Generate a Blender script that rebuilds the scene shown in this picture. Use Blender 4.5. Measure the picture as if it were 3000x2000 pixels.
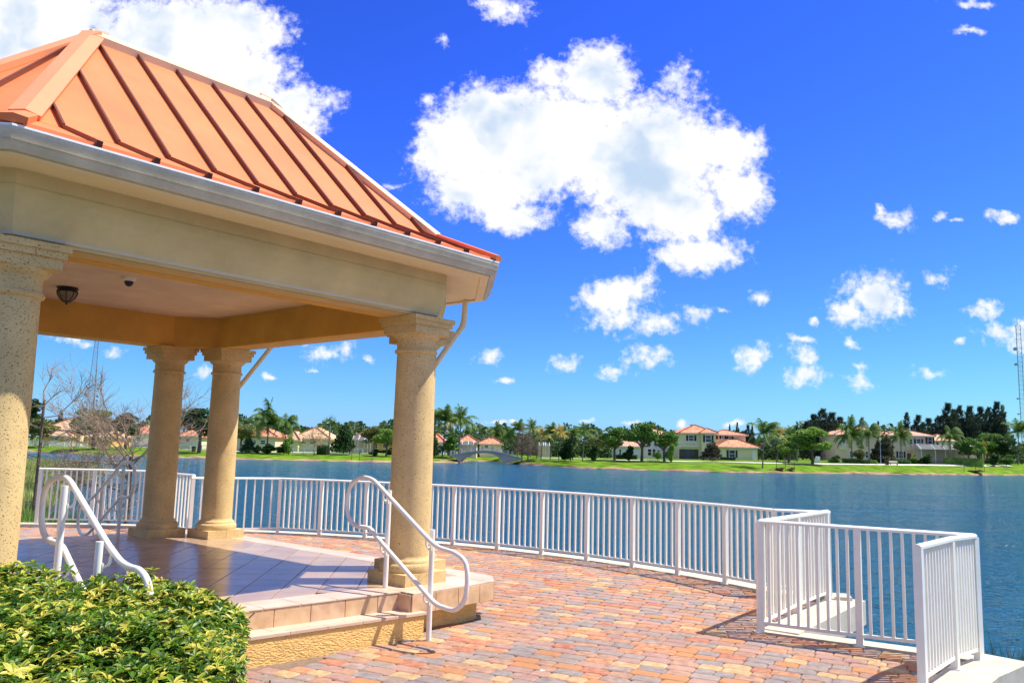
import bpy, math, random
import numpy as np
from mathutils import Vector, Matrix
R = math.radians
rnd = random.Random(7)
C = bpy.context.scene.collection
for o in list(bpy.data.objects): bpy.data.objects.remove(o)

# ------------------------------------------------------------------ camera
F, PITCH, ROLL, EYE = 2407.3, 0.12894, 0.02602, 1.70      # focal length in pixels of a 3000 px wide frame
fw = Vector((0, math.cos(PITCH), math.sin(PITCH)))
up = Vector((0, -math.sin(PITCH), math.cos(PITCH)))
rt = Vector((1, 0, 0))
cr, sr = math.cos(ROLL), math.sin(ROLL)
Rx = rt*cr + up*sr; Ux = up*cr - rt*sr
cd = bpy.data.cameras.new('camera'); cam = bpy.data.objects.new('camera', cd); C.objects.link(cam)
m = Matrix((Rx, Ux, -fw)).transposed().to_4x4(); m.translation = Vector((0, 0, EYE))
cam.matrix_world = m
cd.sensor_width = 36; cd.lens = 36*F/3000; cd.clip_start = .05; cd.clip_end = 6000
sc = bpy.context.scene; sc.camera = cam

def ray(px, py):
    x, y = px-1500, py-1000
    return fw*F + rt*(cr*x+sr*y) - up*(-sr*x+cr*y)
def W(px, py, depth):                       # point at world depth y
    d = ray(px, py); t = depth/d.y
    return Vector((d.x*t, depth, EYE+d.z*t))
def G(px, py, z=0.0):                       # point on the level z
    d = ray(px, py); t = (z-EYE)/d.z
    return Vector((d.x*t, d.y*t, z))
def proj(P):
    d = Vector(P)-Vector((0, 0, EYE)); z = d.dot(fw)
    if z < .05: return None
    return 1500+F*d.dot(Rx)/z, 1000-F*d.dot(Ux)/z

# ------------------------------------------------------------------ sun, sky, exposure
SUN_AZ, SUN_EL = 81.5, 59.0
sd = Vector((math.sin(R(SUN_AZ))*math.cos(R(SUN_EL)), math.cos(R(SUN_AZ))*math.cos(R(SUN_EL)), math.sin(R(SUN_EL))))
sl = bpy.data.lights.new('sun', 'SUN'); sl.energy = 4.6; sl.angle = R(.53); sl.color = (1, .95, .86)
so = bpy.data.objects.new('sun', sl); C.objects.link(so); so.location = sd*50
so.rotation_euler = (-sd).to_track_quat('-Z', 'Y').to_euler()
sc.view_settings.view_transform = 'Standard'; sc.view_settings.look = 'None'
sc.view_settings.exposure = 0.58; sc.view_settings.gamma = 1; sc.view_settings.use_curve_mapping = False
world = bpy.data.worlds.new('World'); sc.world = world; world.use_nodes = True
nt = world.node_tree; N = nt.nodes; Lk = nt.links; N.clear()
def nd(t, **k):
    n = N.new(t)
    for a, b in k.items(): setattr(n, a, b)
    return n
def mth(op, a, b=None, c=None, clamp=False):
    n = nd('ShaderNodeMath', operation=op); n.use_clamp = clamp
    for i, v in enumerate((a, b, c)):
        if v is None: continue
        if isinstance(v, (int, float)): n.inputs[i].default_value = v
        else: Lk.new(v, n.inputs[i])
    return n.outputs[0]
geo = nd('ShaderNodeTexCoord'); dirv = geo.outputs['Generated']
sky = nd('ShaderNodeTexSky', sky_type='NISHITA', sun_disc=False, sun_elevation=R(SUN_EL), sun_rotation=R(SUN_AZ),
         altitude=0, air_density=1.0, dust_density=0.3, ozone_density=3.0)
bgs = nd('ShaderNodeVectorMath', operation='SCALE'); bgs.inputs['Scale'].default_value = .1
Lk.new(sky.outputs[0], bgs.inputs[0])
gam = nd('ShaderNodeGamma'); gam.inputs[1].default_value = 1.45; Lk.new(bgs.outputs[0], gam.inputs[0])
tint = nd('ShaderNodeVectorMath', operation='MULTIPLY'); tint.inputs[1].default_value = (.50, .90, 2.4); Lk.new(gam.outputs[0], tint.inputs[0])
tcl = nd('ShaderNodeVectorMath', operation='MINIMUM'); tcl.inputs[1].default_value = (9, 9, .70); Lk.new(tint.outputs[0], tcl.inputs[0])
sep = nd('ShaderNodeSeparateXYZ'); Lk.new(dirv, sep.inputs[0])
ysafe = mth('MAXIMUM', mth('ABSOLUTE', sep.outputs[1]), .02)
qx = mth('DIVIDE', sep.outputs[0], ysafe); qz = mth('DIVIDE', sep.outputs[2], ysafe)
com = nd('ShaderNodeCombineXYZ'); Lk.new(qx, com.inputs[0]); Lk.new(qz, com.inputs[1])
# the clouds that stand in view, as directions of the sky (x/y, z/y) with half widths
CL = [(1880,450,300,190),(1560,440,330,170),(1960,600,170,120),(1750,225,120,115),(1600,225,60,60),(1440,345,175,115),(1320,440,120,130),(1420,560,170,90),(1640,400,270,180),(1850,500,200,140),(1985,235,62,58),
 (2130,450,115,85),(2160,560,100,85),(2010,640,120,70),(2050,740,135,55),(1760,665,90,55),(1500,640,120,45),(2150,755,50,24),(1930,330,60,45),
 (80,70,320,170),(470,110,300,160),(690,90,165,115),(690,230,180,115),(850,310,115,75),(960,300,46,42),(400,250,300,110),(760,350,110,60),(880,380,60,50),
 (1780,880,82,58),(1850,845,72,42),(1895,825,36,28),(1800,935,70,42),(1920,945,66,34),(2035,925,42,26),(1740,950,34,26),
 (2560,870,85,70),(2585,820,46,42),(2500,915,80,42),(2640,905,34,24),(2740,815,44,26),(2620,645,52,26),(2585,625,16,26),(2660,625,22,28),
 (2940,636,42,14),(2755,634,18,12),(2806,651,14,7),(2228,872,34,18),(2120,910,20,9),(1660,1062,42,24),(1792,1094,34,20),(1885,1058,58,34),(1910,1035,40,22),
 (2212,1030,56,32),(2200,1060,34,26),(2362,1048,32,26),(2360,1098,64,34),(2512,1078,24,16),(2522,1115,40,24),(2712,1090,46,20),(2865,910,46,15),(2890,890,26,12),
 (2930,975,66,36),(2985,1005,40,34),(2985,960,40,24),(1440,1040,32,22),(1480,1108,26,15),(950,1035,62,24),(1015,1020,28,26),(1076,1047,18,10),(596,1090,26,18),
 (783,1097,17,8),(345,1025,30,18),(210,993,50,14),(915,1080,20,8),(1490,30,64,44),(1440,8,40,22),(1298,112,20,20),(2350,990,34,9),(2500,1005,20,14),(2808,1003,20,10),
 (2845,14,56,14),(2830,92,40,11),(2380,945,16,9),(1460,1242,34,8),(1505,1238,20,7),(1845,1240,30,8),(1995,1236,12,10),(2155,1240,34,8),(1720,1238,22,6),(1150,548,24,14),(1255,295,26,18)]
nz = nd('ShaderNodeTexNoise'); nz.inputs['Scale'].default_value = 24; nz.inputs['Detail'].default_value = 9; nz.inputs['Roughness'].default_value = .68
Lk.new(com.outputs[0], nz.inputs['Vector'])
wz = nd('ShaderNodeTexNoise'); wz.inputs['Scale'].default_value = 34; wz.inputs['Detail'].default_value = 5
Lk.new(com.outputs[0], wz.inputs['Vector'])
ws = nd('ShaderNodeVectorMath', operation='SUBTRACT'); ws.inputs[1].default_value = (.5, .5, .5); Lk.new(wz.outputs['Color'], ws.inputs[0])
wa = nd('ShaderNodeVectorMath', operation='MULTIPLY_ADD'); wa.inputs[1].default_value = (.026, .026, 0); Lk.new(ws.outputs[0], wa.inputs[0]); Lk.new(com.outputs[0], wa.inputs[2])
best = None
for px, py, rx, ry in CL:
    d = ray(px, py); k = Vector((d.x/d.y, d.z/d.y))
    s = 1.0/(F*.99); g0 = max(0, 1-(rx*ry)**.5/105); ax, ay = 1/(rx*s*(1.22+.35*g0)), 1/(ry*s*(1.22+.35*g0))
    v = nd('ShaderNodeVectorMath', operation='MULTIPLY_ADD')
    v.inputs[1].default_value = (ax, ay, 0); v.inputs[2].default_value = (-k.x*ax, -k.y*ay, 0); Lk.new(wa.outputs[0], v.inputs[0])
    l = nd('ShaderNodeVectorMath', operation='LENGTH'); Lk.new(v.outputs[0], l.inputs[0])
    g_ = max(.42, min(1, (rx*ry)**.5/105)); lv = mth('MULTIPLY_ADD', l.outputs['Value'], g_, 1-g_)
    if best is None: best = lv
    else: best = mth('SMOOTH_MIN', best, lv, .2)
inside = mth('SUBTRACT', 1.0, best)
nf = nd('ShaderNodeTexNoise'); nf.inputs['Scale'].default_value = 85; nf.inputs['Detail'].default_value = 5; nf.inputs['Roughness'].default_value = .6; Lk.new(com.outputs[0], nf.inputs['Vector'])
dn = mth('ADD', mth('ADD', mth('MULTIPLY', inside, 2.5), mth('MULTIPLY', mth('SUBTRACT', nz.outputs['Fac'], .5), 2.5)), mth('MULTIPLY', mth('SUBTRACT', nf.outputs['Fac'], .5), 1.9))
mr = nd('ShaderNodeMapRange', interpolation_type='SMOOTHSTEP'); Lk.new(dn, mr.inputs[0])
mr.inputs[1].default_value = .06; mr.inputs[2].default_value = 1.25
front = mth('MULTIPLY', mr.outputs[0], mth('GREATER_THAN', sep.outputs[1], 0.02))
# broken cumulus outside the view, its cover raised to whiten the fill light
n2 = nd('ShaderNodeTexNoise'); n2.inputs['Scale'].default_value = 3.4; n2.inputs['Detail'].default_value = 8; Lk.new(dirv, n2.inputs['Vector'])
m2 = nd('ShaderNodeMapRange', interpolation_type='SMOOTHSTEP'); Lk.new(n2.outputs['Fac'], m2.inputs[0]); m2.inputs[1].default_value = .49; m2.inputs[2].default_value = .60
inx = mth('LESS_THAN', mth('ABSOLUTE', qx), .72); inz = mth('LESS_THAN', qz, .62); iny = mth('GREATER_THAN', sep.outputs[1], 0.0)
away = mth('SUBTRACT', 1.0, mth('MULTIPLY', mth('MULTIPLY', inx, inz), iny))
hz = nd('ShaderNodeMapRange'); Lk.new(sep.outputs[2], hz.inputs[0]); hz.inputs[1].default_value = .04; hz.inputs[2].default_value = .2
gen = mth('MULTIPLY', mth('MULTIPLY', m2.outputs[0], away), hz.outputs[0])
cloud = mth('MAXIMUM', front, gen)
# thicker cores turn faintly grey blue
n3 = nd('ShaderNodeTexNoise'); n3.inputs['Scale'].default_value = 9; n3.inputs['Detail'].default_value = 4; Lk.new(wa.outputs[0], n3.inputs['Vector'])
m3 = nd('ShaderNodeMapRange', interpolation_type='SMOOTHSTEP'); Lk.new(n3.outputs['Fac'], m3.inputs[0]); m3.inputs[1].default_value = .44; m3.inputs[2].default_value = .66
core = nd('ShaderNodeMapRange'); Lk.new(inside, core.inputs[0]); core.inputs[1].default_value = .2; core.inputs[2].default_value = .6
cc = nd('ShaderNodeMix', data_type='RGBA'); Lk.new(mth('MULTIPLY', m3.outputs[0], core.outputs[0]), cc.inputs['Factor'])
cc.inputs[6].default_value = (.72, .72, .72, 1); cc.inputs[7].default_value = (.38, .48, .62, 1)
mx = nd('ShaderNodeMix', data_type='RGBA'); Lk.new(cloud, mx.inputs['Factor']); Lk.new(tcl.outputs[0], mx.inputs[6]); Lk.new(cc.outputs[2], mx.inputs[7])
bg = nd('ShaderNodeBackground'); Lk.new(mx.outputs[2], bg.inputs[0]); bg.inputs[1].default_value = 1.0
out = nd('ShaderNodeOutputWorld'); Lk.new(bg.outputs[0], out.inputs[0])
world.cycles.sampling_method = 'MANUAL'; world.cycles.sample_map_resolution = 512

# ------------------------------------------------------------------ materials
def mat(name, col, rough=.6, spec=.5, var=.12, scale=6, bump=0, bscale=60, metal=0, col2=None, c2=.5, trans=0, pits=None, stretch=None, detail=4, coat=0, dirt=0, dscale=.8):
    m_ = bpy.data.materials.new(name); m_.use_nodes = True; t = m_.node_tree; b = t.nodes['Principled BSDF']
    tc = t.nodes.new('ShaderNodeTexCoord'); vec = tc.outputs['Object']; gp = t.nodes.new('ShaderNodeNewGeometry')
    if dirt: vec = gp.outputs['Position']
    if stretch:
        mp = t.nodes.new('ShaderNodeMapping'); mp.inputs['Scale'].default_value = stretch; t.links.new(vec, mp.inputs[0]); vec = mp.outputs[0]
    n = t.nodes.new('ShaderNodeTexNoise'); n.inputs['Scale'].default_value = scale; n.inputs['Detail'].default_value = detail; t.links.new(vec, n.inputs['Vector'])
    rp = t.nodes.new('ShaderNodeValToRGB'); e = rp.color_ramp.elements
    a = [max(0, min(1, c*(1-var))) for c in col]; z = [max(0, min(1, c*(1+var))) for c in (col2 or col)]
    e[0].position = .3; e[0].color = (*a, 1); e[1].position = .7; e[1].color = (*z, 1)
    t.links.new(n.outputs['Fac'], rp.inputs[0]); colout = rp.outputs[0]
    if pits:
        psc, pth, pcol = pits
        pn = t.nodes.new('ShaderNodeTexNoise'); pn.inputs['Scale'].default_value = psc; pn.inputs['Detail'].default_value = 2
        pm = t.nodes.new('ShaderNodeMapping'); pm.inputs['Scale'].default_value = (1, 1, 1.6); t.links.new(gp.outputs['Position'], pm.inputs[0]); t.links.new(pm.outputs[0], pn.inputs['Vector'])
        pr = t.nodes.new('ShaderNodeMapRange'); pr.inputs[1].default_value = pth; pr.inputs[2].default_value = pth+.04; t.links.new(pn.outputs['Fac'], pr.inputs[0])
        pmx = t.nodes.new('ShaderNodeMix'); pmx.data_type = 'RGBA'; t.links.new(pr.outputs[0], pmx.inputs['Factor']); t.links.new(colout, pmx.inputs[6]); pmx.inputs[7].default_value = (*pcol, 1)
        colout = pmx.outputs[2]
        pb = t.nodes.new('ShaderNodeBump'); pb.inputs['Strength'].default_value = .8; pb.inputs['Distance'].default_value = .01; pb.invert = True
        t.links.new(pr.outputs[0], pb.inputs['Height']); t.links.new(pb.outputs[0], b.inputs['Normal'])
    if dirt:
        dn_ = t.nodes.new('ShaderNodeTexNoise'); dn_.inputs['Scale'].default_value = dscale; dn_.inputs['Detail'].default_value = 9; dn_.inputs['Roughness'].default_value = .65; t.links.new(gp.outputs['Position'], dn_.inputs['Vector'])
        dr_ = t.nodes.new('ShaderNodeMapRange'); dr_.inputs[1].default_value = .35; dr_.inputs[2].default_value = .7; dr_.inputs[3].default_value = 1.04; dr_.inputs[4].default_value = 1-dirt; t.links.new(dn_.outputs['Fac'], dr_.inputs[0])
        dm_ = t.nodes.new('ShaderNodeVectorMath'); dm_.operation = 'SCALE'; t.links.new(colout, dm_.inputs[0]); t.links.new(dr_.outputs[0], dm_.inputs['Scale']); colout = dm_.outputs[0]
    t.links.new(colout, b.inputs['Base Color'])
    b.inputs['Roughness'].default_value = rough; b.inputs['Specular IOR Level'].default_value = spec; b.inputs['Metallic'].default_value = metal
    if coat: b.inputs['Coat Weight'].default_value = coat; b.inputs['Coat Roughness'].default_value = .12
    if bump and not pits:
        bn = t.nodes.new('ShaderNodeTexNoise'); bn.inputs['Scale'].default_value = bscale; bn.inputs['Detail'].default_value = 4; t.links.new(vec, bn.inputs['Vector'])
        bb = t.nodes.new('ShaderNodeBump'); bb.inputs['Strength'].default_value = bump; bb.inputs['Distance'].default_value = .02
        t.links.new(bn.outputs['Fac'], bb.inputs['Height']); t.links.new(bb.outputs[0], b.inputs['Normal'])
    if trans:
        tr = t.nodes.new('ShaderNodeBsdfTranslucent'); t.links.new(colout, tr.inputs[0]); ms = t.nodes.new('ShaderNodeMixShader'); ms.inputs[0].default_value = trans
        t.links.new(b.outputs[0], ms.inputs[1]); t.links.new(tr.outputs[0], ms.inputs[2]); t.links.new(ms.outputs[0], t.nodes['Material Output'].inputs[0])
    return m_
M = {}
M['stone'] = mat('cast_stone', (.72, .52, .235), .85, .2, .08, 5, pits=(80, .630, (.22, .13, .055)), dirt=.16, dscale=1.6)
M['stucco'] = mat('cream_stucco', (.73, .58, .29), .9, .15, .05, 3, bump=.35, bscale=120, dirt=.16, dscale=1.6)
M['stucco_trim'] = mat('pale_stucco_trim', (.62, .58, .46), .9, .15, .05, 3, bump=.2, bscale=120)
M['orange'] = mat('orange_stucco', (.70, .40, .09), .9, .15, .08, 2, bump=.3, bscale=90, dirt=.16, dscale=1.6)
M['riser'] = mat('yellow_textured_stucco', (.90, .57, .20), .9, .15, .1, 8, bump=1.0, bscale=38, stretch=(1, 1, 2))
M['ceiling'] = mat('ceiling_plaster', (.76, .58, .40), .95, .1, .04, 2, bump=.15, bscale=150, dirt=.16, dscale=1.6)
M['roof'] = mat('terracotta_metal', (.82, .22, .075), .5, .25, .05, 1.2, dirt=.14, dscale=2.2)
M['seam'] = mat('brown_metal_seam', (.13, .028, .014), .4, .5, .1, 4)
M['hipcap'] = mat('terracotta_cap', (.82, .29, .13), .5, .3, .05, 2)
M['ridgecap'] = mat('skylit_cap', (.85, .62, .36), .35, .5, .05, 2)  # cream tone puts the sky's reflection into the cap colour
M['beam_under_shade'] = mat('shaded_soffit_stucco', (.60, .43, .20), .9, .15, .06, 3, bump=.3, bscale=100)  # cream stucco browned, the shade of the underside put into its colour
M['gutter'] = mat('gutter_aluminium', (.58, .53, .40), .45, .5, .10, 20, stretch=(18, 18, 1), col2=(.68, .62, .48), dirt=.25, dscale=3)
M['gutterlip'] = mat('gutter_lip', (.82, .84, .84), .35, .5, .04, 8)
M['fascia'] = mat('fascia_cream', (.80, .69, .44), .6, .3, .04, 3)
M['white'] = mat('white_powder_coat', (.88, .86, .74), .35, .5, .03, 5, dirt=.10, dscale=5)
M['whitedull'] = mat('white_painted_steel', (.84, .81, .71), .4, .5, .04, 5)
M['concrete'] = mat('white_painted_concrete', (.62, .55, .42), .8, .2, .06, 4, bump=.25, bscale=70, dirt=.32, dscale=4)
M['grey_conc'] = mat('bare_concrete', (.42, .38, .30), .9, .2, .2, 4, bump=.3, bscale=40)
M['black'] = mat('black_metal', (.02, .018, .018), .45, .5, .2, 10)
M['lampglass'] = mat('smoked_lamp_glass', (.28, .22, .12), .15, .5, .2, 10)
M['tile'] = [mat('floor_tile_%s' % n, c, .20, .25, .05, 3, col2=c2, dirt=.12, dscale=2) for n, c, c2 in (('rose', (.46, .30, .18), (.51, .35, .22)), ('tan', (.50, .34, .20), (.55, .38, .24)), ('clay', (.42, .28, .165), (.48, .33, .20)))]  # field tiles toned darker, the roof's shade put into their colour
M['sunlit_btile'] = [mat('border_tile_%s' % n, c, .4, .3, .06, 3, col2=c2, dirt=.14, dscale=2) for n, c, c2 in (('cream', (.68, .50, .36), (.74, .56, .42)), ('blush', (.66, .46, .33), (.72, .52, .38)))]  # border tiles toned paler, the sunlight on them put into their colour
M['rtile'] = [mat('riser_tile_%s' % n, c, .4, .4, .14, 7, col2=c2) for n, c, c2 in (('sand', (.60, .38, .20), (.70, .48, .27)), ('buff', (.56, .34, .19), (.68, .47, .29)))]
M['grout'] = mat('grout', (.12, .09, .07), .9, .2, .1, 20)
M['sandjoint'] = mat('joint_sand', (.24, .17, .12), .95, .1, .2, 30)
PAV = [(0.703, 0.364, 0.142), (0.693, 0.423, 0.196), (0.570, 0.205, 0.129), (0.631, 0.258, 0.155), (0.570, 0.317, 0.236), (0.407, 0.317, 0.269), (0.365, 0.305, 0.283), (0.509, 0.294, 0.222), (0.631, 0.387, 0.263), (0.489, 0.352, 0.277)]
PV2 = [(0.631, 0.269, 0.142), (0.728, 0.494, 0.277), (0.631, 0.294, 0.169), (0.693, 0.376, 0.196), (0.489, 0.317, 0.263), (0.509, 0.364, 0.289), (0.416, 0.341, 0.303), (0.611, 0.352, 0.210), (0.549, 0.317, 0.249), (0.427, 0.341, 0.297)]
M['paver'] = [mat('paver_blend_%s' % n, PAV[i],   .85, .25, .16, 14, bump=.9, bscale=150, col2=PV2[i], detail=10, dirt=.2, dscale=1.1) for i, n in enumerate('amber gold brick salmon rose ash slate umber peach taupe'.split())]
M['roof_red'] = mat('clay_roof_red', (.62, .20, .10), .8, .2, .3, .9, bump=.6, bscale=3, col2=(.72, .30, .17), stretch=(4, 1, 1))
M['roof_pink'] = mat('clay_roof_pink', (.55, .27, .17), .8, .2, .25, .9, bump=.6, bscale=3, col2=(.66, .38, .26), stretch=(4, 1, 1))
M['roof_tan'] = mat('clay_roof_tan', (.66, .42, .24), .8, .2, .15, .9, bump=.6, bscale=3, stretch=(4, 1, 1))
M['ridge'] = mat('ridge_tile', (.28, .13, .08), .8, .2, .2, 1)
M['wall_yellow'] = mat('house_wall_yellow', (.84, .74, .42), .9, .2, .05, .5)
M['wall_peach'] = mat('house_wall_peach', (.84, .62, .40), .9, .2, .05, .5)
M['wall_white'] = mat('house_wall_white', (.80, .78, .74), .9, .2, .05, .5)
M['wall_cream'] = mat('house_wall_cream', (.84, .76, .52), .9, .2, .05, .5)
M['wall_gold'] = mat('house_wall_gold', (.84, .52, .16), .9, .2, .05, .5)
M['glass'] = mat('window_glass', (.035, .05, .06), .08, .6, .3, 1)
M['shutter'] = mat('dark_shutter', (.03, .035, .03), .6, .3, .2, 2)
M['screen'] = mat('insect_screen', (.10, .11, .11), .7, .3, .2, 1)
M['dark'] = mat('painted_recess_shade', (.10, .09, .07), .9, .2, .2, 1)  # dark colour painted for the shade inside a porch
M['bark'] = mat('bark', (.16, .11, .075), .9, .2, .3, 12, bump=.5, bscale=30)
M['twig'] = mat('pale_twig', (.34, .25, .18), .85, .2, .25, 5)
M['palmtrunk'] = mat('palm_trunk', (.24, .20, .15), .9, .2, .2, 4)
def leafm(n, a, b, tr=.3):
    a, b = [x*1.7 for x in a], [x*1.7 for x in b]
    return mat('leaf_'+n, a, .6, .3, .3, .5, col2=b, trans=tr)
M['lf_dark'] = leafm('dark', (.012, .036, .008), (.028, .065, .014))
M['lf_mid'] = leafm('mid', (.04, .10, .012), (.085, .16, .025))
M['lf_wood'] = leafm('wood', (.02, .045, .01), (.045, .075, .018))
M['lf_bright'] = leafm('bright', (.09, .17, .02), (.16, .25, .04))
M['lf_olive'] = leafm('olive', (.085, .10, .028), (.15, .16, .05))
M['lf_pine'] = leafm('pine', (.014, .028, .016), (.035, .055, .030))
M['lf_pale'] = leafm('pale', (.10, .15, .10), (.16, .22, .15))
M['lf_palm'] = leafm('palm', (.035, .085, .012), (.10, .16, .03))
M['lf_gold'] = leafm('gold', (.20, .17, .03), (.34, .26, .06))
M['lf_magnolia'] = leafm('magnolia', (.018, .028, .012), (.06, .055, .03))
M['lf_twig'] = mat('leaf_twiggy', (.26, .19, .15), .8, .2, .25, 1, trans=.2)
M['lf_tan'] = mat('leaf_tan', (.42, .30, .16), .8, .2, .25, 1, trans=.25)
M['grass'] = mat('lawn_grass', (.075, .15, .004), .9, .1, .28, .5, col2=(.13, .23, .008), bump=.5, bscale=6, detail=8)
M['marsh'] = mat('marsh_grass', (.11, .17, .02), .9, .1, .3, .25, col2=(.22, .22, .05), bump=.5, bscale=3, detail=8)
M['sand'] = mat('shore_sand', (.20, .135, .07), .95, .1, .4, .35, col2=(.36, .25, .13), stretch=(1, 1, 8), detail=8)
M['path'] = mat('path_concrete', (.8, .76, .68), .9, .2, .06, 1)
M['blade'] = leafm('blade', (.10, .15, .03), (.22, .24, .07))
M['reed'] = leafm('reed', (.03, .05, .02), (.07, .09, .03))
M['steel'] = mat('haze_tinted_steel', (.36, .42, .48), .5, .5, .1, 1, metal=.3)  # bluish tint puts the towers' distance haze into the metal colour

# water: fine wind ripples over deep blue lake
wm = bpy.data.materials.new('lake_water'); wm.use_nodes = True; t = wm.node_tree; b = t.nodes['Principled BSDF']
b.inputs['Base Color'].default_value = (.003, .17, .36, 1); b.inputs['Roughness'].default_value = .08; b.inputs['IOR'].default_value = 1.333
tc = t.nodes.new('ShaderNodeTexCoord'); prev = None
for sc_, st, dist, strx in ((.8, 1.0, 1.1, (1, 3.2, 1)), (2.1, 1.0, .6, (1, 2.6, 1)), (5.0, 1.0, .26, (1, 2.2, 1)), (.035, .6, 3.0, (1, 3.5, 1))):
    mp = t.nodes.new('ShaderNodeMapping'); mp.inputs['Scale'].default_value = strx; mp.inputs['Rotation'].default_value = (0, 0, R(12)); t.links.new(tc.outputs['Object'], mp.inputs[0])
    n = t.nodes.new('ShaderNodeTexNoise'); n.inputs['Scale'].default_value = sc_; n.inputs['Detail'].default_value = 5; t.links.new(mp.outputs[0], n.inputs['Vector'])
    bb = t.nodes.new('ShaderNodeBump'); bb.inputs['Strength'].default_value = st; bb.inputs['Distance'].default_value = dist; t.links.new(n.outputs['Fac'], bb.inputs['Height'])
    if prev: t.links.new(prev, bb.inputs['Normal'])
    prev = bb.outputs[0]
t.links.new(prev, b.inputs['Normal']); M['water'] = wm

# hedge leaf: green blade with a yellow margin, margin width stored per vertex
hm = bpy.data.materials.new('variegated_leaf'); hm.use_nodes = True; t = hm.node_tree; b = t.nodes['Principled BSDF']
at = t.nodes.new('ShaderNodeAttribute'); at.attribute_name = 'margin'
rp = t.nodes.new('ShaderNodeValToRGB'); e = rp.color_ramp.elements
e[0].position = .0; e[0].color = (.025, .075, .006, 1); e[1].position = 1; e[1].color = (.86, .66, .16, 1)
for p_, c_ in ((.22, (.06, .16, .008, 1)), (.50, (.20, .31, .015, 1)), (.78, (.56, .52, .07, 1))):
    q_ = e.new(p_); q_.color = c_
t.links.new(at.outputs['Fac'], rp.inputs[0]); t.links.new(rp.outputs[0], b.inputs['Base Color']); b.inputs['Roughness'].default_value = .4; b.inputs['Specular IOR Level'].default_value = .35
tr = t.nodes.new('ShaderNodeBsdfTranslucent'); t.links.new(rp.outputs[0], tr.inputs[0]); ms = t.nodes.new('ShaderNodeMixShader'); ms.inputs[0].default_value = .25
t.links.new(b.outputs[0], ms.inputs[1]); t.links.new(tr.outputs[0], ms.inputs[2]); t.links.new(ms.outputs[0], t.nodes['Material Output'].inputs[0])
M['hedge'] = hm

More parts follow.
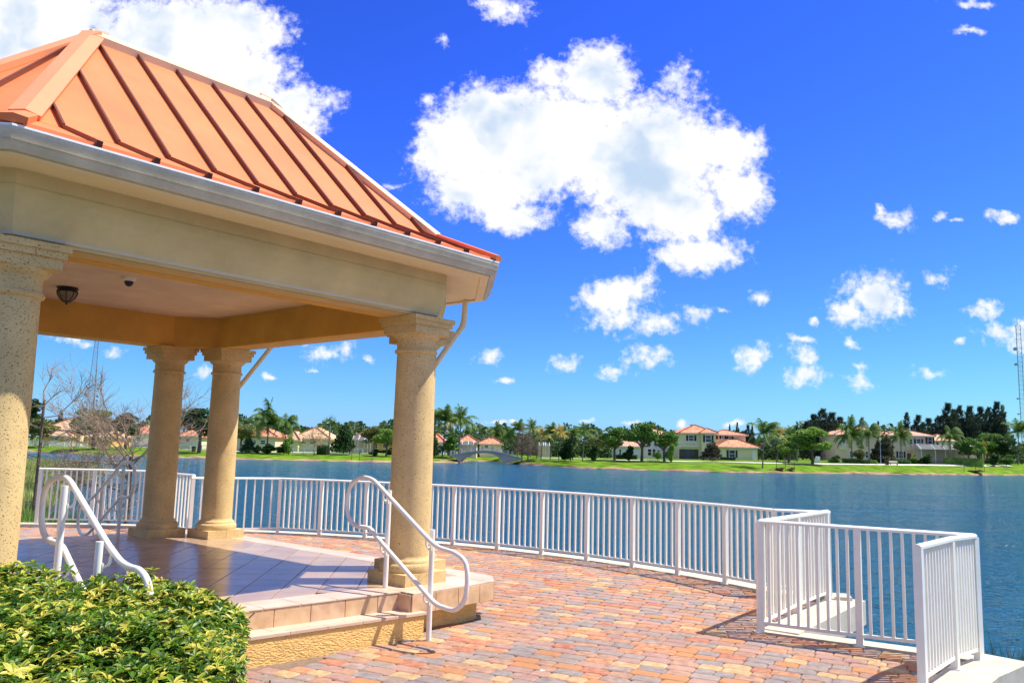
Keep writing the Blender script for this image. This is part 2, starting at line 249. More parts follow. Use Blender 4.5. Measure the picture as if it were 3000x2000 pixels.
# ------------------------------------------------------------------ mesh helpers
class MB:
    def __init__(s): s.v = []; s.f = []; s.mi = []; s.sm = []; s.mats = []; s.at = []
    def mid(s, m_):
        if m_ is None: return 0
        if m_ not in s.mats: s.mats.append(m_)
        return s.mats.index(m_)
    def add(s, vs, fs, m_=None, smooth=False):
        o = len(s.v); s.v += [tuple(p) for p in vs]; k = s.mid(m_)
        for f in fs: s.f.append(tuple(i+o for i in f)); s.mi.append(k); s.sm.append(smooth)
        return s
    def box(s, c, size, ax=None, m_=None):
        c = Vector(c); a = ax or (Vector((1, 0, 0)), Vector((0, 1, 0)), Vector((0, 0, 1))); h = [x/2 for x in size]
        vs = [c+a[0]*(i*h[0])+a[1]*(j*h[1])+a[2]*(k*h[2]) for k in (-1, 1) for j in (-1, 1) for i in (-1, 1)]
        return s.add(vs, [(0, 2, 3, 1), (4, 5, 7, 6), (0, 1, 5, 4), (2, 6, 7, 3), (0, 4, 6, 2), (1, 3, 7, 5)], m_)
    def bx(s, x0, x1, y0, y1, z0, z1, m_=None): return s.box(((x0+x1)/2, (y0+y1)/2, (z0+z1)/2), (x1-x0, y1-y0, z1-z0), None, m_)
    def bar(s, a, b_, w, h=None, m_=None, upv=None):
        a = Vector(a); b_ = Vector(b_); d = b_-a; L = d.length
        if L < 1e-6: return s
        d.normalize(); u = Vector(upv) if upv else Vector((0, 0, 1))
        if abs(d.dot(u)) > .98: u = Vector((0, 1, 0))
        x = d.cross(u).normalized(); y = x.cross(d)
        return s.box((a+b_)/2, (L, w, h or w), (d, x, y), m_)
    def prism(s, poly, z0, z1, m_=None):
        n = len(poly); vs = [(p[0], p[1], z0) for p in poly]+[(p[0], p[1], z1) for p in poly]
        return s.add(vs, [tuple(range(n-1, -1, -1)), tuple(range(n, 2*n))]+[(i, (i+1) % n, n+(i+1) % n, n+i) for i in range(n)], m_)
    def tube(s, pts, r, n=8, m_=None, caps=True, smooth=True):
        pts = [Vector(p) for p in pts]; rs = r if isinstance(r, (list, tuple)) else [r]*len(pts); vs = []; x = None
        for i, p in enumerate(pts):
            d = (pts[min(i+1, len(pts)-1)]-pts[max(i-1, 0)]).normalized()
            if x is None: x = d.cross(Vector((0, 0, 1)) if abs(d.z) < .95 else Vector((1, 0, 0))).normalized()
            else: x = (x-d*x.dot(d)).normalized()
            y = d.cross(x)
            vs += [p+(x*math.cos(2*math.pi*k/n)+y*math.sin(2*math.pi*k/n))*rs[i] for k in range(n)]
        fs = [(i*n+k, i*n+(k+1) % n, (i+1)*n+(k+1) % n, (i+1)*n+k) for i in range(len(pts)-1) for k in range(n)]
        s.add(vs, fs, m_, smooth)
        if caps:
            o = len(s.v)-len(vs); k_ = s.mid(m_)
            s.f.append(tuple(o+k for k in range(n-1, -1, -1))); s.f.append(tuple(o+(len(pts)-1)*n+k for k in range(n))); s.mi += [k_]*2; s.sm += [False]*2
        return s
    def lathe(s, prof, n=32, c=(0, 0), m_=None):
        vs = [(c[0]+r*math.cos(2*math.pi*k/n), c[1]+r*math.sin(2*math.pi*k/n), z) for r, z in prof for k in range(n)]
        fs = [(i*n+k, i*n+(k+1) % n, (i+1)*n+(k+1) % n, (i+1)*n+k) for i in range(len(prof)-1) for k in range(n)]
        return s.add(vs, fs, m_, True)
    def mesh(s, name, m_=None, sharp=40):
        me = bpy.data.meshes.new(name)
        me.from_pydata([tuple(v) for v in s.v], [], s.f)
        ml = s.mats or ([m_] if m_ else [])
        for q in ml: me.materials.append(q)
        if len(s.mats) > 1: me.polygons.foreach_set('material_index', s.mi)
        me.polygons.foreach_set('use_smooth', s.sm)
        if any(s.sm): me.set_sharp_from_angle(angle=R(sharp))
        if s.at:
            a = me.attributes.new('margin', 'FLOAT', 'POINT'); a.data.foreach_set('value', s.at)
        me.update(); return me
def put(me, name, parent=None, loc=(0, 0, 0), rz=0, scale=None):
    o = bpy.data.objects.new(name, me); C.objects.link(o); o.location = loc; o.rotation_euler = (0, 0, rz)
    if scale is not None: o.scale = scale if not isinstance(scale, (int, float)) else (scale,)*3
    if parent: o.parent = parent
    return o
def part(mb, name, m_, parent, **k): return put(mb.mesh(name, m_), name, parent, **k)
def struct(mb, name, m_, label=None, **k):
    o = put(mb.mesh(name, m_), name, None, **k); o['kind'] = 'structure'
    if label: o['label'] = label
    return o
def tag(o, label, cat, group=None):
    o['label'] = label; o['category'] = cat
    if group: o['group'] = group
    return o
def thing(name, label, cat, loc=(0, 0, 0), rz=0, group=None):
    return tag(put(None, name, None, loc, rz), label, cat, group)
def stuff(o): o['kind'] = 'stuff'; return o
def clip(poly, a, b_, c):                  # keep a*x+b*y<=c
    o = []
    for i in range(len(poly)):
        p, q = poly[i], poly[(i+1) % len(poly)]; dp = a*p[0]+b_*p[1]-c; dq = a*q[0]+b_*q[1]-c
        if dp <= 0: o.append(p)
        if dp*dq < 0:
            t_ = dp/(dp-dq); o.append((p[0]+(q[0]-p[0])*t_, p[1]+(q[1]-p[1])*t_))
    return o
def cclip(poly, cv):                       # clip by a convex ccw polygon
    for i in range(len(cv)):
        p, q = cv[i], cv[(i+1) % len(cv)]; a, b_ = q[1]-p[1], -(q[0]-p[0])
        poly = clip(poly, a, b_, a*p[0]+b_*p[1])
        if len(poly) < 3: return []
    return poly
def area(p): return sum(p[i][0]*p[(i+1) % len(p)][1]-p[(i+1) % len(p)][0]*p[i][1] for i in range(len(p)))/2
def inpoly(x, y, P):
    r = False
    for i in range(len(P)):
        (x0, y0), (x1, y1) = P[i], P[i-1]
        if (y0 > y) != (y1 > y) and x < (x1-x0)*(y-y0)/(y1-y0)+x0: r = not r
    return r
def inset(poly, d):                        # convex ccw polygon moved inwards
    n = len(poly); o = []
    for i in range(n):
        p0, p1, p2 = [Vector(poly[j % n][:2]) for j in (i-1, i, i+1)]
        e1 = (p1-p0); e2 = (p2-p1)
        if e1.length < 1e-6 or e2.length < 1e-6: continue
        e1.normalize(); e2.normalize(); n1 = Vector((-e1.y, e1.x)); n2 = Vector((-e2.y, e2.x)); k = 1+n1.dot(n2)
        o.append(tuple(p1+(n1+n2)*(d/max(k, .35))))
    return o
def slabpiece(mb, poly, z0, z1, gap, bev, m_=None, mapf=None):   # a bevelled tile cut to a polygon
    a = inset(poly, gap/2); c = inset(poly, gap/2+bev)
    if len(a) != len(c) or len(a) < 3: return False
    n = len(a); vs = [(p[0], p[1], z0) for p in a]+[(p[0], p[1], z1-bev*.6) for p in a]+[(p[0], p[1], z1) for p in c]
    if mapf: vs = [mapf(v) for v in vs]
    fs = [tuple(2*n+i for i in range(n))]+[(i, (i+1) % n, n+(i+1) % n, n+i) for i in range(n)]+[(n+i, n+(i+1) % n, 2*n+(i+1) % n, 2*n+i) for i in range(n)]
    mb.add(vs, fs, m_); return True
def smoothpath(pts, rad=.1, seg=6):        # rounds the corners of a 3d polyline
    pts = [Vector(p) for p in pts]; o = [pts[0]]
    for i in range(1, len(pts)-1):
        a, b_, c = pts[i-1], pts[i], pts[i+1]; r_ = min(rad, (a-b_).length*.48, (c-b_).length*.48)
        p = b_+(a-b_).normalized()*r_; q = b_+(c-b_).normalized()*r_
        for k in range(seg+1):
            t_ = k/seg; o.append(p*(1-t_)**2+b_*2*t_*(1-t_)+q*t_*t_)
    return o+[pts[-1]]

# ------------------------------------------------------------------ lake, far ground
mb = MB(); mb.add([(-900, -40, -1.5), (900, -40, -1.5), (900, 700, -1.5), (-900, 700, -1.5)], [(0, 1, 2, 3)]); struct(mb, 'water', M['water'])
mb = MB(); mb.add([(-3000, -200, -4), (3000, -200, -4), (3000, 4000, -4), (-3000, 4000, -4)], [(0, 1, 2, 3)]); struct(mb, 'lake_bed', M['sand'])
def lerp(tb, x):
    if x <= tb[0][0]: return tb[0][1]
    for (a, b_), (c, d) in zip(tb, tb[1:]):
        if x <= c: return b_+(d-b_)*(x-a)/(c-a)
    return tb[-1][1]
def hor(px): return 1313+.02602*(px-1500)
SH = [(-900, 170), (130, 165), (200, 157), (400, 149), (690, 145), (1100, 152), (1300, 163), (1352, 164), (1385, 190), (1462, 190), (1492, 171), (1560, 162), (1700, 146), (2100, 142), (2400, 152), (2700, 168), (3000, 190), (3900, 235)]
Z1 = [(-900, -.3), (690, -.33), (1195, -.2), (1700, -.22), (2000, -.03), (2400, .1), (2700, .38), (3000, .56), (3900, .6)]
Z2 = [(-900, -.3), (690, -.25), (1195, -.1), (1700, 0), (2100, .3), (2600, .95), (3900, 1.0)]
def pxof(x, y): return 1500+(x/y)*F*1.005/(1+.0*x/y)
def gz(x, y):
    px = pxof(x, y); s = y-lerp(SH, px)
    if s <= -1: return -2.2
    if s < 2.2: return -2.2+(s+1)/3.2*1.05
    a = lerp(Z1, px); c = lerp(Z2, px)
    if s < 18: return -1.15+(a+1.15)*((s-2.2)/15.8)**.8
    if s < 36: return a+(c-a)*(s-18)/18
    return c
def ring(smin, smax, rows, name, m_):
    cols = list(range(-880, 3880, 24)); S_ = [smin+(smax-smin)*(i/(rows-1))**(1.6 if smax > 100 else 1) for i in range(rows)]; mb = MB(); vs = []
    for s in S_:
        for px in cols:
            y = lerp(SH, px)+s+(rnd.uniform(-.5, .5) if s < 4 and s > -3 else 0); x = (px-1500)/(F*1.005)*y; zz = gz(x, y)
            if name == 'shore': zz += rnd.uniform(-.12, .18) if s > .5 else 0
            vs.append((x, y, zz-(.02 if name == 'shore' and s > 2 else 0)))
    n = len(cols); fs = [(r_*n+i, r_*n+i+1, (r_+1)*n+i+1, (r_+1)*n+i) for r_ in range(rows-1) for i in range(n-1)]
    mb.add(vs, fs, None, True); return struct(mb, name, m_)
ring(-3, 1.9, 9, 'shore', M['sand']); ring(1.3, 60, 28, 'lawn', M['grass'])
ring(59, 2400, 12, 'ground', M['grass'])
def path(name, pts, w=2.2):
    mb = MB(); P = []
    for px, py in pts:
        d = ray(px, py); t_ = 120/d.y
        for i in range(400):
            x, y, z = d.x*t_, d.y*t_, EYE+d.z*t_
            if z <= gz(x, y)+.02: break
            t_ += .5/d.y
        P.append(Vector((x, y, 0)))
    Q = []
    for a, c in zip(P, P[1:]):
        for i in range(14): Q.append(a+(c-a)*i/14)
    Q.append(P[-1]); vs = []
    for i, p in enumerate(Q):
        for o_ in (-w/2, w/2): vs.append((p.x, p.y+o_, gz(p.x, p.y+o_)+.09))
    mb.add(vs, [(2*i, 2*i+2, 2*i+3, 2*i+1) for i in range(len(Q)-1)]); struct(mb, name, M['path'])
path('path', [(1586, 1341), (1800, 1347.5), (2000, 1352), (2200, 1355.5), (2400, 1359), (2700, 1362), (2960, 1364)])
path('path', [(600, 1319), (690, 1322), (880, 1326), (1010, 1327)])
path('path', [(1060, 1328), (1195, 1330), (1300, 1332)])
path('path', [(255, 1305), (420, 1310), (560, 1317)], 1.6)

# near left bank of the cove
mb = MB(); pts = []
bank = [(30, 1620), (62, 1600), (92, 1562), (150, 1500), (205, 1445), (300, 1395), (335, 1384), (250, 1372), (60, 1352), (-500, 1330), (-1500, 1500)]
bp = [G(px, py, -1.5) for px, py in bank]; cx = Vector((-60, 50, 0))
outer = [(p.x, p.y, -1.52) for p in bp]
inner = [(p.x+(cx.x-p.x)*.12-.6, p.y+(cx.y-p.y)*.1, -1.15) for p in bp]; n = len(bp)
mb.add([(p[0]*.97, p[1]*.97, -2.3) for p in outer]+outer+inner, [(r_*n+i, r_*n+(i+1) % n, (r_+1)*n+(i+1) % n, (r_+1)*n+i) for r_ in range(2) for i in range(n)]+[tuple(range(2*n, 3*n))])
mb.add([(-40, -5, -1.3), (-9.9, -5, -.25), (-9.9, 15.8, -.25), (-12.5, 19, -1.0), (-24, 30, -1.05), (-60, 32, -1)], [(0, 1, 2, 3, 4, 5)])
mb.add([(-10.5, 13, -.2), (-5.2, 16.5, -.9), (-5.6, 19.8, -1.7), (-11.5, 20.6, -1.7), (-16, 16, -.9)], [(0, 1, 2, 3, 4)])
struct(mb, 'bank', M['marsh'])
BANK = [(p.x, p.y) for p in bp]
def blades(name, spots, h0, h1, w, m_, n=3):
    mb = MB()
    for x, y, z in spots:
        for k in range(n):
            a = rnd.uniform(0, 6.28); h = rnd.uniform(h0, h1); dx, dy = math.cos(a), math.sin(a); lx, ly = rnd.uniform(-.25, .25)*h, rnd.uniform(-.25, .25)*h
            X, Y = x+rnd.uniform(-.1, .1), y+rnd.uniform(-.1, .1)
            mb.add([(X-dx*w, Y-dy*w, z), (X+dx*w, Y+dy*w, z), (X+lx*.5+dx*w*.6, Y+ly*.5+dy*w*.6, z+h*.6), (X+lx*.5-dx*w*.6, Y+ly*.5-dy*w*.6, z+h*.6), (X+lx, Y+ly, z+h)], [(0, 1, 2, 3), (3, 2, 4)])
    return stuff(put(mb.mesh(name, m_), name))
sp = []
while len(sp) < 7000:
    p = G(rnd.uniform(-300, 335), rnd.uniform(1350, 1620), -1.3)
    if inpoly(p.x, p.y, BANK): sp.append((p.x, p.y, -1.25))
g = blades('marsh_grass', sp, .25, .8, .05, M['blade']); g['label'] = 'yellow green marsh grass on the left lake bank'
sp = [(rnd.uniform(-13, -9.3), rnd.uniform(12, 19), -.35) for _ in range(1800)]+[(rnd.uniform(-10, -5.6), rnd.uniform(17, 19.6), -1.2) for _ in range(500)]
g = blades('bank_grass', sp, .2, .55, .012, M['lf_bright'], 4); g['label'] = 'green grass beyond the left end of the railing'
sp = []
for _ in range(46):
    p = G(rnd.uniform(2850, 3060), rnd.uniform(1950, 2040), -1.5); sp.append((p.x, p.y, -1.6))
g = blades('reeds', sp, .25, .75, .008, M['reed'], 4); g['label'] = 'dark reeds standing in the water at lower right'

# ------------------------------------------------------------------ deck and its pavers
CX, CY, RAD = -6.045, 4.734, 10.73
def circ(a, r=RAD): return Vector((CX+r*math.sin(R(a)), CY+r*math.cos(R(a)), 0))
PC = [circ(a) for a in (3.1, 10.0, 14.4, 19.2, 24.0, 28.6, 33.3, 37.9, 42.5, 47.0, 51.3, 55.6, 59.8)]
K0 = Vector((-5.52, 14.62, 0)); A = Vector((3.82, 9.98, 0)); B = Vector((2.47, 8.21, 0)); BM = Vector((3.23, 7.74, 0)); CC = Vector((4.04, 7.26, 0)); CE1 = Vector((3.66, 6.93, 0)); CE2 = Vector((3.06, 6.25, 0))
LFT = [Vector((-8.86, 15.80, 0)), Vector((-7.92, 15.96, 0)), Vector((-6.93, 15.95, 0)), Vector((-6.25, 15.3, 0)), K0]
EXT = [Vector((2.3, 5.0, 0)), Vector((1.6, 3.2, 0)), Vector((1.3, 0, 0))]
deck = [(p.x, p.y) for p in [Vector((-9.3, 15.6, 0))]+LFT+PC+[A, B, BM, CC, CE1, CE2]+EXT+[Vector((1.2, -2, 0)), Vector((-9.3, -2, 0))]]
mb = MB(); mb.add([(x, y, -.014) for x, y in deck]+[(x, y, -.3) for x, y in deck], [tuple(range(len(deck)-1, -1, -1))]+[(i, (i+1) % len(deck), len(deck)+(i+1) % len(deck), len(deck)+i) for i in range(len(deck))])
deck_o = struct(mb, 'pavement', M['sandjoint'])
# gazebo frame
TH = .70515; GO = Vector((-.9713, 8.3001, 0)); GR = math.pi/2-TH
gu = Vector((math.sin(TH), math.cos(TH), 0)); gv = Vector((-math.cos(TH), math.sin(TH), 0))
def gw(u, v, z=0): return GO+gu*u+gv*v+Vector((0, 0, z))
def gl(P): d = Vector(P)-GO; return d.dot(gu), d.dot(gv)
L, ch, D, ZF, PW, PH, ZC, AW = 3.739, .5596, 3.941, .38, .271, .109, 2.978, .274
VB = D+2*ch
WALLF, SLABF, SIDE = -.37, -.55, .94          # wall and slab front edges, side edge (local)
def tf(u): return -.38+(-.39-u)*.105
slab = [(-L-SIDE+.26, SLABF), (-L+.40, SLABF), (-L+.40, tf(-L+.40)), (-.42, -.38), (-.42, SLABF), (.68, SLABF), (SIDE, -.29), (SIDE, VB+.29), (.68, VB-SLABF), (-L-.68, VB-SLABF), (-L-SIDE, VB+.29), (-L-SIDE, -.29)]
slab[0] = (-L-.68, SLABF)
step_poly = [(-.30, -.62), (-.30, -.36), (-3.45, -.36), (-3.45, -.20-.02), (-3.45, -.24)]
step_poly = [(-.31, -.30), (-3.5, -.30), (-3.5, -.16-.36), (-2.0, -.42-.02), (-.31, -.62)]
PR = Vector((-.883, .469)); PRn = Vector((.469, .883))
pav = []
def hidden(x, y):
    u, v = gl((x, y, 0))
    if -L-SIDE+.1 < u < SIDE-.08 and -.34 < v < VB+.34: return True
    if -3.4 < u < -.33 and -.55 < v < 0: return True
    return False
for r_ in range(-30, 175):
    yy = r_*.152; s = -22+rnd.random()*.2
    while s < 24:
        ln = rnd.choice((.152, .228, .228, .228, .19)); c = PR*(s+ln/2)+PRn*yy; s += ln
        x, y = c.x, c.y
        if y < 3.9 or x < -10 or x > 4.2: continue
        if not inpoly(x, y, deck) or hidden(x, y): continue
        q = proj((x, y, 0))
        if not q or q[0] < -80 or q[0] > 3060 or q[1] > 2130: continue
        if y < 5.6 and x < -1.9: continue
        pav.append((x, y, ln, q))
def rise(x, y):
    r_ = math.hypot(x-CX, y-CY); a_ = math.degrees(math.atan2(x-CX, y-CY))
    return .058*max(0, min(1, (r_-7)/3.3))*max(0, min(1, (66-a_)/14))*max(0, min(1, (x+7.5)/2))
pmesh = {}
def paver_geo(ln):
    w, h = .152, ln; g_ = .0028; c_ = .019; hx, hy = h/2-g_, w/2-g_
    return [(-hx+c_, -hy), (hx-c_, -hy), (hx, -hy+c_), (hx, hy-c_), (hx-c_, hy), (-hx+c_, hy), (-hx, hy-c_), (-hx, -hy+c_)]
def paver_add(mb, ln, M4, m_):
    o8 = paver_geo(ln); i8 = [(x*(1-.020/ln), y*(1-.020/.152)) for x, y in o8]; n = 8
    vs = [(x, y, -.09) for x, y in o8]+[(x, y, -.007) for x, y in o8]+[(x, y, 0) for x, y in i8]
    fs = [tuple(range(16, 24))]+[(i, (i+1) % n, n+(i+1) % n, n+i) for i in range(n)]+[(n+i, n+(i+1) % n, 16+(i+1) % n, 16+i) for i in range(n)]
    mb.add([M4 @ Vector(v) for v in vs] if M4 is not None else vs, fs, m_)
prz = math.atan2(PR.y, PR.x)
inf = lambda q: 0 <= q[0] <= 3000 and q[1] <= 1990
cand = sorted([p for p in pav if inf(p[3]) and not (p[3][0] < 760 and p[3][1] > 1650)], key=lambda p: -p[2]/(p[1]**2))
topset = set(id(p) for p in cand[:300]); mbs = MB()
wts = [2.2, 2.2, 1.7, 2.8, 3, 2.8, 2.2, 3, 3, 3.2]
for p in pav:
    x, y, ln, q = p; mi = rnd.choices(range(10), wts)[0]; m_ = M['paver'][mi]; z = rise(x, y)+rnd.uniform(0, .004); tl = (rnd.uniform(-.006, .006), rnd.uniform(-.006, .006))
    if id(p) in topset:
        k = (ln, mi)
        if k not in pmesh:
            t_ = MB(); paver_add(t_, ln, None, None); pmesh[k] = t_.mesh('paver', m_)
        o = put(pmesh[k], 'paver', deck_o, (x, y, z), prz); o.rotation_euler = (tl[0], tl[1], prz)
    else:
        M4 = Matrix.Translation((x, y, z)) @ Matrix.Rotation(prz, 4, 'Z') @ Matrix.Rotation(tl[0], 4, 'X') @ Matrix.Rotation(tl[1], 4, 'Y'); paver_add(mbs, ln, M4, m_)
stuff(part(mbs, 'paver_field', None, deck_o))

# white concrete edge beam
def beam(pts, o0, o1, zt, name='kerb', zb=-.24):
    mb = MB(); P = [Vector(p) for p in pts]; O = []
    for i, p in enumerate(P):
        d = (P[min(i+1, len(P)-1)]-P[max(i-1, 0)]).normalized(); O.append(Vector((-d.y, d.x, 0)))
    vs = []
    for p, n_ in zip(P, O):
        for o_, z in ((o0, zb), (o1, zb), (o1, zt), (o0, zt)): q = p+n_*o_; vs.append((q.x, q.y, z))
    n = len(P); fs = [(i*4+k, i*4+(k+1) % 4, (i+1)*4+(k+1) % 4, (i+1)*4+k) for i in range(n-1) for k in range(4)]+[(3, 2, 1, 0), tuple((n-1)*4+k for k in range(4))]
    mb.add(vs, fs); return struct(mb, name, M['concrete'])
ext = A+(A-PC[-1]).normalized()*.25
beam([K0]+PC+[ext], .0, .30, .068)
beam([Vector((-9.4, 15.72, 0)), LFT[0], LFT[1], LFT[2]+Vector((.1, 0, 0))], -.07, .30, .055)
beam([LFT[2], LFT[3], K0+Vector((.05, -.08, 0))], -.07, .25, .058)
ab = (B-A).normalized()
beam([A-ab*.25, B-ab*.08], -.06, .34, .030)
bc = (CC-B).normalized()
beam([B+bc*.02, CC+bc*.3], -.03, .20, .016)
beam([CC-(CE1-CC).normalized()*.28, CE1, CE2, EXT[0], EXT[1], EXT[2]], -.06, .31, .022, zb=-.30)
# set back wall under the beam
mb = MB(); wl = [LFT[0]+Vector((-.5, .1, 0))]+LFT+PC+[A]
for a, c in zip(wl, wl[1:]):
    a2, c2 = a+(Vector((CX, CY, 0))-a).normalized()*.25, c+(Vector((CX, CY, 0))-c).normalized()*.25
    mb.add([(a2.x, a2.y, -2.2), (c2.x, c2.y, -2.2), (c2.x, c2.y, -.2), (a2.x, a2.y, -.2)], [(0, 1, 2, 3)])
for a, c in zip([A, B, BM, CC, CE1, CE2]+EXT[:2], [B, BM, CC, CE1, CE2]+EXT):
    nn = Vector((c.y-a.y, -(c.x-a.x), 0)).normalized()*.15
    a2, c2 = a+nn, c+nn; mb.add([(a2.x, a2.y, -2.2), (c2.x, c2.y, -2.2), (c2.x, c2.y, -.2), (a2.x, a2.y, -.2)], [(0, 1, 2, 3)])
struct(mb, 'retaining_wall', M['grey_conc'])

# ------------------------------------------------------------------ railings
def barmesh(w, h, name, m_, cap=False):
    t_ = MB(); t_.bx(-w/2, w/2, -w/2, w/2, 0, h)
    if name == 'post': t_.bx(-w*.85, w*.85, -w*.85, w*.85, -.002, .009)
    return t_.mesh(name, m_)
bal_cache = {}
def railing(label, pts, z0, ztops, nb, rootloc, skip_first=False):
    root = thing('railing', label, 'railing', rootloc, 0, 'white railings round the deck'); O = Vector(rootloc); W_ = .058
    for i, p in enumerate(pts):
        if skip_first and i == 0: continue
        a = pts[max(i-1, 0)]; c = pts[min(i+1, len(pts)-1)]; rz = math.atan2((c-a).y, (c-a).x)
        key = ('post', round(ztops-z0[i], 3))
        if key not in bal_cache: bal_cache[key] = barmesh(W_, ztops-z0[i]-.03, 'post', M['white'])
        put(bal_cache[key], 'post', root, p+Vector((0, 0, z0[i]))-O, rz)
    for i, (a, c) in enumerate(zip(pts, pts[1:])):
        za, zc_ = z0[i]+.095, z0[i+1]+.095; d = (c-a); n_ = nb[i]
        t_ = MB(); t_.bar(a+d.normalized()*.03+Vector((0, 0, za))-O, c-d.normalized()*.03+Vector((0, 0, zc_))-O, .026, .03); part(t_, 'bottom_rail', M['white'], root)
        # rounded top rail
        x = Vector((-d.y, d.x, 0)).normalized(); prof = [(-.03, -.034), (.03, -.034), (.03, -.014), (.018, -.002), (0, .002), (-.018, -.002), (-.03, -.014)]
        t_ = MB(); vs = []
        e0 = a-d.normalized()*(.03 if i == 0 else .0); e1 = c+d.normalized()*(.03 if i == len(pts)-2 else .0)
        for P in (e0, e1): vs += [P+x*u_+Vector((0, 0, ztops+w_))-O for u_, w_ in prof]
        n = len(prof); t_.add(vs, [(k, (k+1) % n, n+(k+1) % n, n+k) for k in range(n)]+[tuple(range(n-1, -1, -1)), tuple(range(n, 2*n))]); part(t_, 'top_rail', M['white'], root)
        rz = math.atan2(d.y, d.x)
        for k in range(n_):
            f = (k+1)/(n_+1); p = a+d*f; zb = za+(zc_-za)*f+.012; hh = round(ztops-.034-zb, 3)
            if hh not in bal_cache: bal_cache[hh] = barmesh(.025, hh, 'baluster', M['white'])
            put(bal_cache[hh], 'baluster', root, p+Vector((0, 0, zb))-O, rz)
    return root
railing('long white metal railing curving along the lake edge from behind the columns to the notch', [K0]+PC[1:]+[A], [.052]*14, 1.055, [9]+[7]*11+[5], (K0.x, K0.y, 0))
railing('short white railing behind the far left of the gazebo, bending towards the columns', LFT[:4]+[K0+Vector((-.03, .06, 0))], [.055, .055, .055, .058, .058], 1.10, [8, 8, 7, 7], (LFT[0].x, LFT[0].y, 0))
railing('white zigzag railing around the deck notch with a free end nearest the viewer', [A+ab*.06, A+(B-A)*.5, B, BM, CC, CE1, CE2], [.03, .03, 0.0, 0.0, .016, .022, .022], 1.07, [9, 9, 9, 9, 8, 10], (B.x, B.y, 0))

# ------------------------------------------------------------------ gazebo
gz_root = thing('gazebo', 'open gazebo with cream columns and orange standing seam metal roof on tiled platform', 'gazebo', GO, GR)
# platform
mb = MB(); base = [(-L-.62, WALLF), (-L+.42, WALLF), (-L+.42, tf(-L+.42)+.04), (-.44, -.335), (-.44, WALLF), (.62, WALLF), (.87, -.12), (.87, VB+.12), (.62, VB-WALLF), (-L-.62, VB-WALLF), (-L-.87, VB+.12), (-L-.87, -.12)]
mb.prism(base, -.05, ZF-.18)
plat = part(mb, 'platform', M['riser'], gz_root)
mb = MB(); sl_in = [tuple(Vector(p)) for p in slab]
def shrink(P, d):
    cxx, cyy = -L/2, VB/2; return [(x-math.copysign(d, x-cxx), y-math.copysign(d, y-cyy)) for x, y in P]
mb.prism(shrink(slab, .014), ZF-.185, ZF-.014); part(mb, 'tile_bed', M['grout'], plat)
mb = MB(); st_in = [(-.33, -.29), (-3.48, .0), (-3.48, -.235), (-.33, -.60)]
mb.prism(st_in, -.05, .195); stp = part(mb, 'step', M['riser'], gz_root)
# floor tiles laid on the diagonal inside a straight border
T = .335; pieces = []
inner_oct = [(-L-.66+.1, SLABF+.40), (.60, SLABF+.40), (SIDE-.36, -.16), (SIDE-.36, VB+.16), (.46, VB+.14), (-L-.46, VB+.14), (-L-SIDE+.36, VB+.0), (-L-SIDE+.36, .0)]
fld = [(-L-SIDE+.30, tf(-L-SIDE+.3)+.32), (-.42, -.06), (SIDE-.30, -.06), (SIDE-.30, VB+.06), (-L-SIDE+.30, VB+.06)]
cs = math.sqrt(.5)
for i in range(-40, 40):
    for j in range(-40, 40):
        c = ((i*T)*cs-(j*T)*cs-1.5, (i*T)*cs+(j*T)*cs+2.2); h = T*cs
        if not (-6 < c[0] < 2 and -2 < c[1] < 7): continue
        pl = cclip([(c[0], c[1]-h), (c[0]+h, c[1]), (c[0], c[1]+h), (c[0]-h, c[1])], fld)
        if len(pl) >= 3 and area(pl) > .006: pieces.append((pl, 'floor_tile', M['tile']))
# border rows
def row(x0, x1, y0, y1, step, along='x', mats=None, nm='border_tile', cl=None):
    s = x0 if along == 'x' else y0; e_ = x1 if along == 'x' else y1
    while s < e_-1e-4:
        t_ = min(s+step, e_)
        pl = [(s, y0), (t_, y0), (t_, y1), (s, y1)] if along == 'x' else [(x0, s), (x1, s), (x1, t_), (x0, t_)]
        if cl: pl = cclip(pl, cl)
        if len(pl) >= 3 and area(pl) > .002: pieces.append((pl, nm, mats or M['sunlit_btile']))
        s = t_
hull = [(-L-.68, SLABF), (.68, SLABF), (SIDE, -.29), (SIDE, VB+.29), (.68, VB-SLABF), (-L-.68, VB-SLABF), (-L-SIDE, VB+.29), (-L-SIDE, -.29)]
row(-L+.40, -.42, -.13, -.06, 9, nm='x')if False else None
u_ = -.42
while u_ > -L+.41:
    w_ = max(u_-T, -L+.40)
    pieces.append(([(w_, tf(w_)+.088), (u_, tf(u_)+.088), (u_, tf(u_)+.32), (w_, tf(w_)+.32)], 'border_tile', M['sunlit_btile'])); pieces.append(([(w_, tf(w_)-.008), (u_, tf(u_)-.008), (u_, tf(u_)+.088), (w_, tf(w_)+.088)], 'nosing_tile', M['sunlit_btile'])); u_ = w_
row(-.42, SIDE, -.45, -.06, T, cl=hull); row(-.42, SIDE, SLABF, -.45, T, nm='nosing_tile', cl=hull)
row(-L-SIDE, -L+.40, -.45, .24, T, cl=hull); row(-L-SIDE, -L+.40, SLABF, -.45, T, nm='nosing_tile', cl=hull)
row(SIDE-.30, SIDE-.09, -.06, VB+.06, T, 'y'); row(SIDE-.09, SIDE, -.06, VB+.06, T, 'y', nm='nosing_tile')
row(-L-SIDE, -L-SIDE+.30, -.06, VB+.06, T, 'y'); row(-L-SIDE, SIDE, VB+.06, VB+.55, T, cl=hull)
def gvis(u, v, z=ZF):
    q = proj(gw(u, v, z)); return q and -30 < q[0] < 3030 and q[1] < 2030
vis = [p for p in pieces if gvis(p[0][0][0], p[0][0][1])]
key = lambda p: -area(p[0])/((gw(*p[0][0]).y)**2)
vis.sort(key=key); near = set(id(p) for p in vis[:290]); ms = MB()
